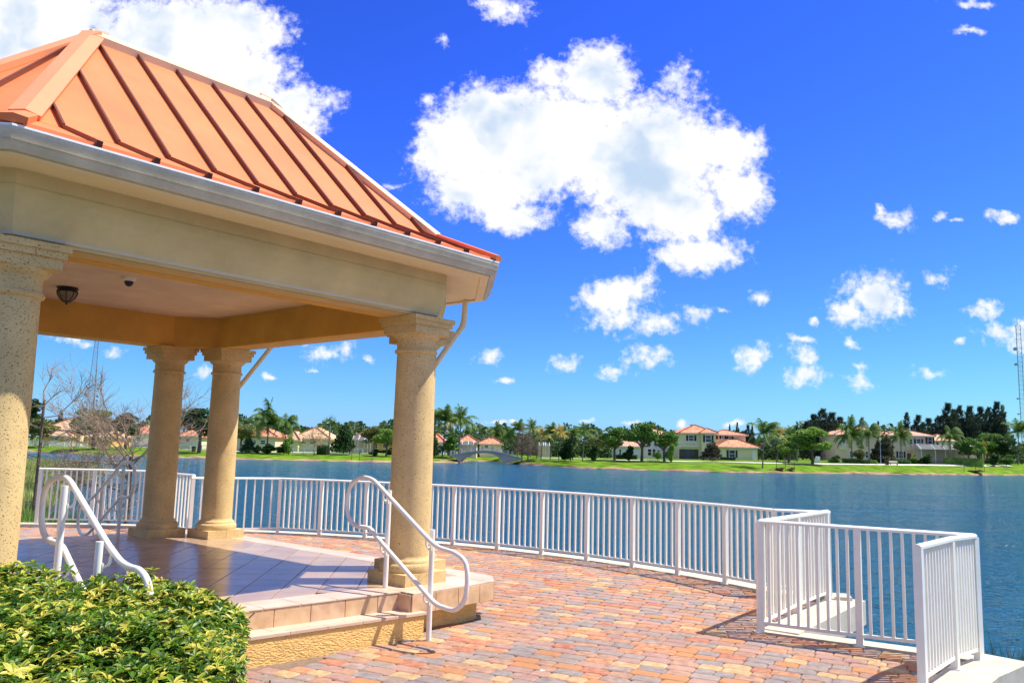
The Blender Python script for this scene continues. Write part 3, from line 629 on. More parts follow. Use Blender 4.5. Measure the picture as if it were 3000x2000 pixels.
for p in pieces:
    pl, nm, mats = p; m_ = rnd.choice(mats); z = ZF+rnd.uniform(-.0008, .0008)
    if id(p) in near:
        t_ = MB()
        if slabpiece(t_, pl, ZF-.012, z, .007, .003, m_): part(t_, nm, m_, plat)
    elif p in vis or True: slabpiece(ms, pl, ZF-.012, z, .005, .003, m_)
stuff(part(ms, 'floor_tile_field', None, plat))
# riser tiles of the slab edge: vertical faces
def facetiles(p0, p1, z0, z1, step, parent, nm='riser_tile', n_out=.012):
    p0, p1 = Vector(p0), Vector(p1); d = (p1-p0); Ln = d.length; d.normalize(); nn = Vector((d.y, -d.x)); s = 0
    while s < Ln-.01:
        e_ = min(s+step, Ln); m_ = rnd.choice(M['rtile']); t_ = MB()
        f = lambda v: (p0.x+d.x*v[0]+nn.x*(v[2]), p0.y+d.y*v[0]+nn.y*(v[2]), v[1])
        if slabpiece(t_, [(s, z0), (e_, z0), (e_, z1), (s, z1)], -.01, n_out+rnd.uniform(0, .001), .005, .003, m_, f): part(t_, nm, m_, parent)
        s = e_
RZ0, RZ1 = ZF-.185, ZF-.012
si = shrink(slab, .014)
facetiles(si[3], (si[2][0], -.18), .2, RZ1, T, plat) if False else None
facetiles((-3.33, tf(-3.33)+.014), (-.434, -.362), .2, RZ1, T, plat)
facetiles((-.434, -.366), (-.434, SLABF+.014), RZ0, RZ1, T, plat)
facetiles((-.434, SLABF+.014), (.674, SLABF+.014), RZ0, RZ1, .3, plat)
facetiles((.674, SLABF+.014), (SIDE-.014, -.284), RZ0, RZ1, T, plat)
facetiles((SIDE-.014, -.284), (SIDE-.014, VB+.284), RZ0, RZ1, T, plat)
# tread tiles on the step
mb = None
def quadrow(f0, f1, u0, u1, step, nm):
    u = u1
    while u > u0+.02:
        w_ = max(u-step, u0); pl = [(w_, f0(w_)), (u, f0(u)), (u, f1(u)), (w_, f1(w_))]
        if area(pl) < 0: pl = pl[::-1]
        t_ = MB(); m_ = rnd.choice(M['sunlit_btile'])
        if slabpiece(t_, pl, .195, .22+rnd.uniform(-.001, .001), .005, .003, m_): part(t_, nm, m_, stp)
        u = w_
ff = lambda u: -.62+(-.31-u)*.118
quadrow(lambda u: ff(u), lambda u: ff(u)+.085, -3.5, -.31, T, 'nosing_tile')
quadrow(lambda u: ff(u)+.085, lambda u: tf(u)+.004, -2.9, -.42, T, 'tread_tile')
quadrow(lambda u: ff(u)+.085, lambda u: -.37, -.42, -.31, T, 'tread_tile')

# columns
SH_B = ZF+PH
prof_base = [(.262, SH_B), (.268, SH_B+.02), (.268, SH_B+.055), (.258, SH_B+.078), (.236, SH_B+.084), (.236, SH_B+.105), (.222, SH_B+.118), (.206, SH_B+.13), (.203, SH_B+.15)]
prof_sh = [(.203, SH_B+.15), (.203, 1.3), (.198, 2.0), (.191, 2.62)]
prof_cap = [(.191, 2.615), (.212, 2.622), (.218, 2.635), (.212, 2.65), (.196, 2.658), (.194, 2.745), (.2, 2.76), (.222, 2.775), (.24, 2.80), (.243, 2.812)]
def cmesh(prof, nm): t_ = MB(); t_.lathe(prof, 40); return t_.mesh(nm, M['stone'], 55)
mS, mBs = cmesh(prof_sh, 'shaft'), cmesh(prof_base, 'base')
t_ = MB(); t_.lathe(prof_cap, 40)
for h_, z0, z1 in ((.235, 2.812, 2.888), (.256, 2.888, 2.934), (.274, 2.934, ZC)): t_.bx(-h_, h_, -h_, h_, z0, z1-.0005)
mCp = t_.mesh('capital', M['stone'], 40)
t_ = MB(); t_.bx(-PW, -.0015, -PW, PW, ZF-.002, SH_B); t_.bx(.0015, PW, -PW, PW, ZF-.002, SH_B); mPl = t_.mesh('plinth', M['stone'])
COL = [(-L, 0), (0, 0), (ch, ch), (ch, ch+D), (0, VB), (-L, VB), (-L-ch, ch+D), (-L-ch, ch)]
for u, v in COL:
    c = put(mS, 'column', gz_root, (u, v, 0)); put(mBs, 'base', c); put(mCp, 'capital', c); put(mPl, 'plinth', c)

# entablature
tq = math.tan(math.pi/8)
def octa(o): t_ = o*tq; return [(-L-t_, -o), (t_, -o), (ch+o, ch-t_), (ch+o, ch+D+t_), (t_, VB+o), (-L-t_, VB+o), (-L-ch-o, ch+D+t_), (-L-ch-o, ch-t_)]
def sweep(prof, name, m_, parent=gz_root, closed=False, smooth=False):      # prof: (offset, z) swept round the octagon
    mb = MB(); vs = []
    for o, z in prof: vs += [(x, y, z) for x, y in octa(o)]
    n = len(prof); fs = [(i*8+k, i*8+(k+1) % 8, (i+1)*8+(k+1) % 8, (i+1)*8+k) for i in range(n-1 if not closed else n) for k in range(8)]
    if closed: fs = [tuple(j % (n*8) for j in f) for f in fs]
    mb.add(vs, fs, None, smooth); return part(mb, name, m_, parent)
sweep([(-.062, ZC+.002), (.168, ZC+.003)], 'beam_underside', M['beam_under_shade'])
sweep([(.168, ZC+.006), (.17, ZC+.006), (.17, ZC+.035), (.195, ZC+.035), (.205, ZC+.05), (.225, 3.09), (.25, 3.14), (.268, 3.20), (.2816, 3.27), (.2816, 3.318), (.275, 3.322), (.275, 3.328), (.2816, 3.332), (.2816, 3.427)], 'frieze', M['stucco'])
sweep([(.17, ZC+.03), (.198, ZC+.03), (.206, ZC+.05), (.2, ZC+.052)], 'trim_strip', M['stucco_trim'])
sweep([(-.064, ZC+.03), (-.064, ZC+.0), (-.22, ZC+.0), (-.22, 3.40)], 'beam', M['orange'])
mb = MB(); P8 = octa(-.21); mb.add([(x, y, 3.40) for x, y in P8], [tuple(range(7, -1, -1))]); part(mb, 'ceiling', M['ceiling'], gz_root)
sweep([(.28, 3.427), (.70, 3.395)], 'soffit', M['fascia'])
sweep([(.62, 3.398), (.62, 3.386), (.70, 3.385), (.705, 3.39), (.705, 3.53)], 'fascia', M['fascia'])
sweep([(.705, 3.535), (.712, 3.402), (.735, 3.396), (.752, 3.41), (.765, 3.44), (.785, 3.485), (.7965, 3.50), (.7965, 3.524)], 'gutter', M['gutter'], smooth=True)
sweep([(.7965, 3.522), (.802, 3.524), (.802, 3.537), (.785, 3.539), (.785, 3.53)], 'gutter_lip', M['gutterlip'])
sweep([(.72, 3.45), (.785, 3.45)], 'gutter_floor', M['gutter'])
# roof
OB, ZB_, ZR, RIN, VR = .1715, 3.816, 5.338, .944, 1.478
OE, ZE = .765, 3.568
bend, eave = octa(OB), octa(OE); topz = [(-L+RIN, VR), (-RIN, VR), (-RIN, VB-VR), (-L+RIN, VB-VR)]
tops = [(0, 1), (1, 1), (1, 2), (2, 2), (2, 3), (3, 3), (3, 0), (0, 0)]
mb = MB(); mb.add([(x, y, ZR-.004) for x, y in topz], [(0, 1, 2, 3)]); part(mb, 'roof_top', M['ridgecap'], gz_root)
SP = .3815
for k in range(8):
    a, b2 = Vector((*bend[k], ZB_)), Vector((*bend[(k+1) % 8], ZB_)); e0, e1 = Vector((*eave[k], ZE)), Vector((*eave[(k+1) % 8], ZE))
    t0, t1 = tops[k]; T0, T1 = Vector((*topz[t0], ZR)), Vector((*topz[t1], ZR))
    d = (b2-a).normalized(); inn = Vector((-d.y, d.x, 0)); Ln = (b2-a).length
    s_up = (((T0-a).dot(inn))*inn+Vector((0, 0, ZR-ZB_))); Hs = s_up.length; s_up.normalize(); nrm = d.cross(s_up).normalized()
    if nrm.z < 0: nrm = -nrm
    face = [(0, 0), (Ln, 0)]+([((T1-a).dot(d), Hs)] if t0 != t1 else [])+[((T0-a).dot(d), Hs)]
    s_dn = (((e0-a).dot(inn))*inn+Vector((0, 0, ZE-ZB_))); Hd = s_dn.length; s_dn.normalize(); nd_ = s_dn.cross(d).normalized()
    if nd_.z < 0: nd_ = -nd_
    fl = [(0, 0), ((e0-a).dot(d), Hd), ((e1-a).dot(d), Hd), (Ln, 0)]
    off = .24 if k == 0 else (Ln % SP)/2
    cuts = [off+i*SP for i in range(int((Ln-off)/SP)+2)]; cuts = [c for c in cuts if .03 < c < Ln-.03]
    ed = [-2]+cuts+[Ln+2]
    vis_face = k in (0, 1, 7, 2, 6)
    for i in range(len(ed)-1):
        pl = clip(clip(face, 1, 0, ed[i+1]-.001), -1, 0, -ed[i]-.001)
        if len(pl) >= 3:
            mb = MB(); w = rnd.uniform(0, .002); V = [a+d*x+s_up*y+nrm*w for x, y in pl]; n = len(V)
            mb.add(V+[v-nrm*.02 for v in V], [tuple(range(n)), tuple(range(2*n-1, n-1, -1))]+[(j, (j+1) % n, n+(j+1) % n, n+j) for j in range(n)]); part(mb, 'roof_panel', M['roof'], gz_root)
        pl = clip(clip(fl, 1, 0, ed[i+1]-.001), -1, 0, -ed[i]-.001)
        if len(pl) >= 3:
            mb = MB(); V = [a+d*x+s_dn*y for x, y in pl]; n = len(V)
            mb.add(V+[v-nd_*.018 for v in V], [tuple(range(n)), tuple(range(2*n-1, n-1, -1))]+[(j, (j+1) % n, n+(j+1) % n, n+j) for j in range(n)]); part(mb, 'eave_panel', M['roof'], gz_root)
    for c in cuts:
        x0f, x1f = (T0-a).dot(d), (T1-a).dot(d)
        hgt = Hs if x0f <= c <= x1f else (Hs*c/x0f if c < x0f else Hs*(Ln-c)/(Ln-x1f))
        mb = MB(); p = a+d*c; q = a+d*c+s_up*hgt
        mb.bar(p+nrm*.018, q+nrm*.018, .017, .040, upv=nrm); r0 = p; r1 = p+s_dn*(Hd+.03)
        mb.bar(r0+nd_*.014, r1+nd_*.014, .017, .030, upv=nd_); mb.box(r1+nd_*.008, (.03, .04, .04), (s_dn, d, nd_)); part(mb, 'roof_seam', M['seam'], gz_root)
    # eave drip edge
    mb = MB(); mb.bar(e0-Vector((0, 0, .012)), e1-Vector((0, 0, .012)), .02, .03); part(mb, 'drip_edge', M['roof'], gz_root)
    # hip cap on the corner k (between face k-1 and face k)
    pa, pt, pe = a, T0, e0
    nprev = None
    d2 = (Vector((*bend[k], 0))-Vector((*bend[k-1], 0))).normalized(); in2 = Vector((-d2.y, d2.x, 0))
    def side(base, tip, dd, ii):             # direction on each face perpendicular to the hip
        h = (tip-base).normalized(); fn = Vector((0, 0, 1)); up_ = ii*((tip-base).dot(ii))+Vector((0, 0, tip.z-base.z)); nn = dd.cross(up_).normalized()
        if nn.z < 0: nn = -nn
        return nn, nn.cross(h).normalized()
    mb = MB(); mup = M['ridgecap'] if k in (1, 2) else M['hipcap']  # right hand hips take the cream with the painted sky reflection
    for (p, q) in ((pa, pt), (pe-Vector((0, 0, 0)), pa)):
        n1, s1 = side(p, q, d, inn); n0, s0 = side(p, q, d2, in2)
        if s1.dot(d) < 0: s1 = -s1
        if s0.dot(d2) > 0: s0 = -s0
        nn = (n1+n0).normalized(); wd = .088 if p is pa else .075; hgt = .055 if p is pa else .042
        if p is not pa: p = p+(p-q).normalized()*.03
        vs = []
        for X in (p, q): vs += [X+s0*wd+n0*hgt, X+nn*(hgt+.004), X+s1*wd+n1*hgt, X+s1*wd+n1*.003, X-nn*.01, X+s0*wd+n0*.003]
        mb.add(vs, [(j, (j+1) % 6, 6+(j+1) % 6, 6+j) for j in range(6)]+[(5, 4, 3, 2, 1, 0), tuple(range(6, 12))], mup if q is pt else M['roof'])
    part(mb, 'hip_cap', None, gz_root)
# caps along the flat top
for i in range(4):
    a, b2 = Vector((*topz[i], ZR)), Vector((*topz[(i+1) % 4], ZR)); d = (b2-a).normalized(); o_ = Vector((d.y, -d.x, 0))
    mb = MB(); vs = []
    for X in (a-d*.03, b2+d*.03): vs += [X+o_*.125-Vector((0, 0, .030)), X+o_*.10-Vector((0, 0, .10)), X-o_*.12-Vector((0, 0, .0)), X-o_*.12+Vector((0, 0, .075)), X+o_*.01+Vector((0, 0, .065))]
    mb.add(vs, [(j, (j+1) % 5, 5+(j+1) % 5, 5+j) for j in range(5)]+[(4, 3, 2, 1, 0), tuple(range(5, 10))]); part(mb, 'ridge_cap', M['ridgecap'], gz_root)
# downspouts
def spout(pts):
    mb = MB(); mb.tube(smoothpath(pts, .09, 5), .032, 10); o = part(mb, 'downspout', M['fascia'], gz_root); mb = MB()
    P = [Vector(p) for p in pts]
    for j in (1, 2):
        for s in (-.06, -.035, -.01, .015, .04):
            dd = (P[j+1]-P[j]).normalized() if s > 0 else (P[j]-P[j-1]).normalized(); c = P[j]+dd*s; mb.tube([c-dd*.006, c+dd*.006], .0345, 10)
    part(mb, 'elbow', M['fascia'], o)
spout([(1.17, .45, 3.40), (1.17, .47, 3.11), (.79, .56, 2.58), (.76, .68, 2.42), (.74, .70, .42)])
spout([(1.17, 4.35, 3.40), (1.17, 4.35, 3.10), (.81, 4.53, 2.50), (.76, 4.66, 2.38), (.74, 4.70, .42)])

# ceiling fittings
def atc(px, py, z=3.40): p = G(px, py, z); return p
p = atc(199, 842); lamp = thing('ceiling_lamp', 'black octagonal lantern with smoked glass under the gazebo ceiling', 'lamp', p)
mb = MB(); n = 8
def rngp(r, z, n=8): return [(r*math.cos(2*math.pi*(k+.5)/n), r*math.sin(2*math.pi*(k+.5)/n), z) for k in range(n)]
mb.lathe([(0, 0), (.115, 0), (.118, -.02), (.105, -.03), (.118, -.05), (.118, -.056), (.0, -.056)], 8); part(mb, 'collar', M['black'], lamp)
mb = MB(); rr = [(.108, -.056), (.098, -.09), (.075, -.13), (.04, -.165)]
vs = []
for r_, z in rr: vs += rngp(r_-.004, z)
mb.add(vs, [(i*8+k, i*8+(k+1) % 8, (i+1)*8+(k+1) % 8, (i+1)*8+k) for i in range(3) for k in range(8)]); part(mb, 'pane', M['lampglass'], lamp)
for k in range(8):
    mb = MB(); mb.tube([rngp(r_, z)[k] for r_, z in rr], .006, 5); part(mb, 'rib', M['black'], lamp)
mb = MB(); mb.lathe([(.045, -.16), (.04, -.172), (.015, -.18), (.01, -.195), (.0, -.205)], 12); part(mb, 'finial', M['black'], lamp)
p = atc(379, 812); sc_ = thing('security_camera', 'white dome security camera with dark lower lens under the ceiling', 'camera', p)
mb = MB(); mb.lathe([(0, 0), (.07, 0), (.07, -.035), (.055, -.045), (.05, -.046)], 24); part(mb, 'housing', M['white'], sc_)
mb = MB(); mb.lathe([(.045, -.046), (.043, -.07), (.03, -.09), (.012, -.1), (0, -.1)], 24); part(mb, 'dome', M['black'], sc_)
p = atc(546, 803); sp_ = thing('sprinkler', 'tiny dark sprinkler head under the ceiling beside the front beam', 'sprinkler', p)
mb = MB(); mb.lathe([(0, 0), (.03, 0), (.03, -.006), (.01, -.01), (.01, -.03)], 12); part(mb, 'flange', M['black'], sp_)
mb = MB(); mb.lathe([(.012, -.03), (.012, -.038), (0, -.038)], 10); part(mb, 'nozzle', M['black'], sp_)

# ------------------------------------------------------------------ handrails
HR_R = [(.05, .915), (-.0, .905), (-.05, .86), (-.857, .362), (-.93, .335), (-1.13, .318), (-1.245, .42), (-1.262, .62), (-1.235, .745), (-1.11, .80), (-.90, .822), (-.78, .88), (.0, 1.365), (.10, 1.385), (.24, 1.377), (.36, 1.285), (.392, 1.13), (.35, .985), (.25, .92), (.05, .915)]
HR_L = [(.13, .967), (.06, .967), (-.04, .955), (-.60, .60), (-.93, .40), (-1.13, .33), (-1.32, .43), (-1.345, .65), (-1.335, .80), (-1.26, .89), (-1.17, .922), (-1.03, .922), (-.92, .942), (-.72, 1.03), (-.08, 1.39), (.0, 1.415), (.16, 1.415), (.29, 1.375), (.358, 1.29), (.37, 1.2), (.345, 1.065), (.27, .99), (.13, .967)]
def handrail(label, u_post, side, path_, vf, mat_, posts, br):
    root = thing('handrail', label, 'handrail', gw(u_post, vf(posts[0][0])), GR, 'tubular handrails at the gazebo steps'); o = Vector((u_post, vf(posts[0][0]), 0)); ur = u_post+side*.08
    P = [Vector((ur, vf(v), z))-o for v, z in path_]
    mb = MB(); mb.tube(smoothpath(P, .07, 4), .021, 12); part(mb, 'rail', mat_, root)
    for v, zb, zt in posts:
        mb = MB(); mb.tube([Vector((u_post, vf(v), zb))-o, Vector((u_post, vf(v), zt))-o], .0235, 14); pp = part(mb, 'post', mat_, root)
    for v, z in br:
        mb = MB(); y = vf(v); mb.tube(smoothpath([Vector((u_post, y, z-.10))-o, Vector((u_post+side*.07, y, z-.10))-o, Vector((ur, y, z-.01))-o], .04, 4), .009, 8); mb.box(Vector((u_post+side*.024, y, z-.10))-o, (.008, .045, .05)); part(mb, 'bracket', mat_, root)
handrail('white tubular handrail beside the steps at the front right column', -.40, -1, HR_R, lambda v: v, M['whitedull'], [(-.14, ZF, 1.275), (-.74, 0, .96)], [(-.14, 1.278), (-.74, .905), (-.14, .805), (-.74, .434)])
handrail('white tubular handrail rising behind the hedge at the front left column', -3.34, 1, HR_L, lambda v: v, M['whitedull'], [(-.19, ZF, 1.372), (-.79, 0, 1.058)], [(-.19, 1.328), (-.79, 1.0), (-.19, .86), (-.79, .48)])
handrail('shaded tubular handrail at the back steps beyond the tiled floor', -.40, -1, HR_R, lambda v: VB+.14-v, M['whitedull'], [(-.14, ZF, 1.275), (-.74, 0, .96)], [(-.14, 1.278), (-.74, .905), (-.14, .805), (-.74, .434)])

# ------------------------------------------------------------------ hedge
hedge = thing('hedge', 'clipped green and yellow variegated hedge in the lower left corner', 'hedge', (-3, 4.5, 0)); HO = Vector((-3, 4.5, 0))
HX0, HX1, HY0, HY1, HZ = -6.2, -1.72, 2.3, 6.6, .62
def hnoise(x, y): return .035*math.sin(3.1*x+1.3*y)+.03*math.sin(5.3*y-2.2*x+1)+.025*math.sin(9*x+4*y)
def xedge(y): return -1.37-.33*(max(y, 4.0)-4.75)+.04*math.sin(5*y)
HP = [(-.1, .24), (0, .38), (.12, .54), (.35, .68), (.8, .81), (1.5, .92), (4, .99)]
def htop(x, y): return lerp(HP, xedge(y)-x)+hnoise(x, y)*.7
def outside(x, y):
    u, v = gl((x, y, 0)); return v > (-.90 if u > -3.0 else -.85 if u > -3.6 else -.66) or (-.1 < x-xedge(y))
def leafverts(L_, W_, curl, seed):
    r_ = random.Random(seed); rows = [(0, .10), (.22, .62), (.52, 1.0), (.8, .72), (1, .06)]; v = []; a = []
    for t_, w in rows:
        z = -curl*t_*t_*L_; fold = .22*W_*w
        v += [(-W_*w/2, L_*t_, z+fold), (0, L_*t_, z), (W_*w/2, L_*t_, z+fold)]; a += [1, 0, 1]
    f = []
    for i in range(4): f += [(3*i, 3*i+1, 3*i+4, 3*i+3), (3*i+1, 3*i+2, 3*i+5, 3*i+4)]
    return v, f, a
LV = [leafverts(l*.72, w*.74, c, i) for i, (l, w, c) in enumerate(((.095, .034, .15), (.085, .034, .5), (.105, .034, .35), (.075, .032, .05)))]
def leafattr(a, ty): # ty 0 green .. 1 yellow
    return [min(1, max(0, (x*(.12+.40*ty)+ty*.62))) for x in a]
LT = [0.0, .18, .42, .70, 1.0]
leafmesh = {}
whorls = []
area_pts = 0
def try_add(x, y, z, nrm, dens):
    q = proj((x, y, z))
    if not q or q[0] < -90 or q[0] > 900 or q[1] > 2110 or q[1] < 1500: return
    whorls.append((Vector((x, y, z)), nrm))
for _ in range(34000):
    x, y = rnd.uniform(HX0, -1.3), rnd.uniform(HY0, HY1)
    if outside(x, y): continue
    ex = max(0, min(1.3, 1-(xedge(y)-x)/.5)); z = htop(x, y)+rnd.uniform(-.12, .03)+(rnd.random() < .1)*.04
    try_add(x, y, z, Vector((.5*ex*ex+rnd.uniform(-.35, .35), rnd.uniform(-.35, .35)-.1, 1)).normalized(), 1)
for _ in range(6000):
    y = rnd.uniform(HY0, HY1); z = rnd.uniform(.0, .5); x = xedge(y)-.06+.03*math.sin(6*z+3*y)+rnd.uniform(-.12, .04)-.06*(1-z/.5)
    if outside(x, y): continue
    try_add(x, y, z, Vector((1, rnd.uniform(-.6, .2), rnd.uniform(0, .8))).normalized(), 1)
allleaf = []
for P, nrm in whorls:
    tx = nrm.cross(Vector((0, 1, 0))).normalized(); ty = nrm.cross(tx); nL = rnd.randint(5, 7); a0 = rnd.uniform(0, 6.28); base_t = rnd.choices(LT, [2.6, 2.6, 2.4, 2.0, 1.5])[0]; sc0 = rnd.uniform(.5, .92)
    for k in range(nL):
        a = a0+k*6.283/nL+rnd.uniform(-.3, .3); el = rnd.uniform(.05, .85)
        yd = ((tx*math.cos(a)+ty*math.sin(a))*math.cos(el)+nrm*math.sin(el)).normalized(); zd = (nrm-yd*nrm.dot(yd)).normalized(); xd = yd.cross(zd)
        allleaf.append((P, xd, yd, zd, rnd.randrange(4), LT[max(0, min(4, LT.index(base_t)+rnd.choice((-1, 0, 0, 1))))], sc0*rnd.uniform(.8, 1.1)))
allleaf = [l for l in allleaf if l[1].x < .8 or True]
vis = []
for i, l in enumerate(allleaf):
    q = proj(l[0])
    if 0 <= q[0] <= 900 and q[1] <= 2000 and l[0].z > htop(l[0].x, l[0].y)-.09: vis.append((l[6]/(l[0]-Vector((0, 0, EYE))).length, i))
vis.sort(reverse=True); pick = set(i for _, i in vis[:300]); mb = MB()
for i, (P, xd, yd, zd, sh, ty_, s_) in enumerate(allleaf):
    v, f, a = LV[sh]
    if i in pick:
        k = (sh, ty_)
        if k not in leafmesh:
            t_ = MB(); t_.add(v, f, None, True); t_.at = leafattr(a, ty_); leafmesh[k] = t_.mesh('leaf', M['hedge'], 80)
        o = put(leafmesh[k], 'leaf', hedge); mm = Matrix((xd*s_, yd*s_, zd*s_)).transposed().to_4x4(); mm.translation = P-HO; o.matrix_basis = mm
    else:
        mb.add([P-HO+xd*(p[0]*s_)+yd*(p[1]*s_)+zd*(p[2]*s_) for p in v], f, None, True); mb.at += leafattr(a, ty_)
stuff(part(mb, 'foliage', M['hedge'], hedge))
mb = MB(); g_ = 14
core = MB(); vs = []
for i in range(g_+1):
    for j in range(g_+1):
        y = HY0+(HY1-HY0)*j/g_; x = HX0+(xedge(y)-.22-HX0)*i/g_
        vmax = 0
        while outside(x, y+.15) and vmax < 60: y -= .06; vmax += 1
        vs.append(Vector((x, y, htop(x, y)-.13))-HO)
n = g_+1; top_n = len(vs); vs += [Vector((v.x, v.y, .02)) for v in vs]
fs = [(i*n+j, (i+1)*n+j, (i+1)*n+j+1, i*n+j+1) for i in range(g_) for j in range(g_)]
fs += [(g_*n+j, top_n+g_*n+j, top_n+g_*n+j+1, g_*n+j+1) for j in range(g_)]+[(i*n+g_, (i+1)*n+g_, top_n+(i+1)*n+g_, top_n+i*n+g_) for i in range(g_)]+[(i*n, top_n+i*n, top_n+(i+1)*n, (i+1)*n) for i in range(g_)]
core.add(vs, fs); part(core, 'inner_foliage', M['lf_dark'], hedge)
for k in range(26):
    y = rnd.uniform(3.6, 6.0); x = xedge(y)-rnd.uniform(.1, .4); z = rnd.uniform(.1, .35)
    if outside(x, y): continue
    mb = MB(); p = Vector((x, y, z))-HO; mb.tube([p, p+Vector((rnd.uniform(-.05, .1), rnd.uniform(-.15, .1), .14)), p+Vector((rnd.uniform(0, .15), rnd.uniform(-.25, .2), .28))], [.007, .006, .004], 6); part(mb, 'branch', M['twig'], hedge)

# ------------------------------------------------------------------ vegetation generators (unit meshes, metres)
def crown_mesh(seed, blobs, n, leaf, flat=.6, spread=1.0):
    r_ = random.Random(seed); mb = MB()
    wts_ = [b_[3]*b_[4]*b_[5] for b_ in blobs]
    for i in range(n):
        bx, by, bz, rx, ry, rz = r_.choices(blobs, wts_)[0]
        while True:
            p = Vector((r_.uniform(-1, 1), r_.uniform(-1, 1), r_.uniform(-1, 1)))
            if .1 < p.length < 1: break
        p = p.normalized()*(p.length**.45)*spread
        c = Vector((bx+p.x*rx, by+p.y*ry, bz+p.z*rz)); s = leaf*r_.uniform(.5, 1.3)
        nn = Vector((r_.gauss(0, 1), r_.gauss(0, 1), r_.gauss(0, 1)+flat)).normalized(); a = nn.cross(Vector((r_.gauss(0, 1), r_.gauss(0, 1), r_.gauss(0, 1)))).normalized(); b_ = nn.cross(a)
        mb.add([c-a*s-b_*s*.4, c+a*s*.2-b_*s*.7, c+a*s+b_*s*.3, c-a*s*.1+b_*s*.7], [(0, 1, 2, 3)])
    return mb
def rblobs(seed, n, w, h0, h1):
    r_ = random.Random(seed); o = []
    for i in range(n):
        t_ = r_.random(); z = h0+(h1-h0)*t_; rad = w*(1-abs(t_-.45)*.9)
        a = r_.uniform(0, 6.28); rr_ = rad*r_.uniform(.1, .68); s = rad*r_.uniform(.34, .52)
        o.append((rr_*math.cos(a), rr_*math.sin(a), z, s, s, s*.72*(h1-h0)/(2*w)*1.5))
    return o
# all crowns are one unit tall (trunk included) and drawn with half-width .5
BROAD = [crown_mesh(s, rblobs(s, 15, .46, .40, .90), 3600, .026) for s in (1, 2, 3, 4)]
BUSH = [crown_mesh(s, rblobs(s, 11, .46, .16, .84), 1700, .045) for s in (11, 12, 13)]
BARE = [crown_mesh(s, rblobs(s, 16, .44, .34, .92), 1500, .014, 0) for s in (21, 22)]
def mg(seed):
    r_ = random.Random(seed); bl = []
    for i in range(11):
        t_ = i/10; bl.append((r_.uniform(-.1, .1)*(1-t_), r_.uniform(-.1, .1)*(1-t_), .16+.76*t_, .36*(1-t_)**.7+.06, .36*(1-t_)**.7+.06, .09))
    return crown_mesh(seed, bl, 1900, .042)
CONE = [mg(31), mg(32)]
def casu(seed):
    r_ = random.Random(seed); mb = MB()
    sp_ = [(0, 0, 1.0, 1.0)]+[(r_.uniform(-.2, .2), r_.uniform(-.12, .12), r_.uniform(.62, .92), r_.uniform(.5, .8)) for _ in range(5)]
    for i in range(5200):
        ox, oy, hh, ww = r_.choices(sp_, [3, 1, 1, 1, 1, 1])[0]; t_ = r_.random()**.9; z = .04+(hh-.04)*t_; rad = ww*(.25*(1-t_)**.9+.008)*(.55+.45*math.sin(z*37+ox*50)*math.sin(z*17+seed*2))+.004
        a = r_.uniform(0, 6.28); rr_ = rad*r_.random()**.4; lean = .07*t_*t_*t_+.012*math.sin(z*19+seed)
        c = Vector((ox*(1-.3*t_)+rr_*math.cos(a)+lean, oy+rr_*math.sin(a), z)); l = r_.uniform(.02, .06); dr = Vector((math.cos(a)*.6+.3, math.sin(a)*.6, .8+r_.gauss(0, .3))).normalized(); w = dr.cross(Vector((r_.gauss(0, 1), r_.gauss(0, 1), 0))).normalized()*r_.uniform(.003, .008)
        mb.add([c-w, c+w, c+dr*l+w*.2, c+dr*l-w*.2], [(0, 1, 2, 3)])
    return mb
CASU = [casu(s) for s in (41, 42, 43)]
def cypress(seed):
    r_ = random.Random(seed); mb = MB()
    for i in range(520):
        t_ = r_.random(); z = .12+.86*t_; Ln_ = .34*(1-t_)**.75*r_.uniform(.5, 1)+.02; a = r_.uniform(0, 6.28); d = Vector((math.cos(a), math.sin(a), .45)).normalized(); b_ = Vector((0, 0, z))
        w = d.cross(Vector((0, 0, 1))).normalized()*.0022; e = b_+d*Ln_; mb.add([b_-w, b_+w, e+w*.4, e-w*.4], [(0, 1, 2, 3)])
        for k in range(5):
            f = r_.uniform(.35, 1); c = b_+d*Ln_*f; d2 = (d+Vector((r_.gauss(0, .5), r_.gauss(0, .5), r_.gauss(.2, .4)))).normalized(); w2 = d2.cross(Vector((r_.gauss(0, 1), r_.gauss(0, 1), r_.gauss(0, 1)))).normalized()*.0018; e2 = c+d2*Ln_*.3; mb.add([c-w2, c+w2, e2], [(0, 1, 2)])
    return mb
CYP = [cypress(51), cypress(52)]
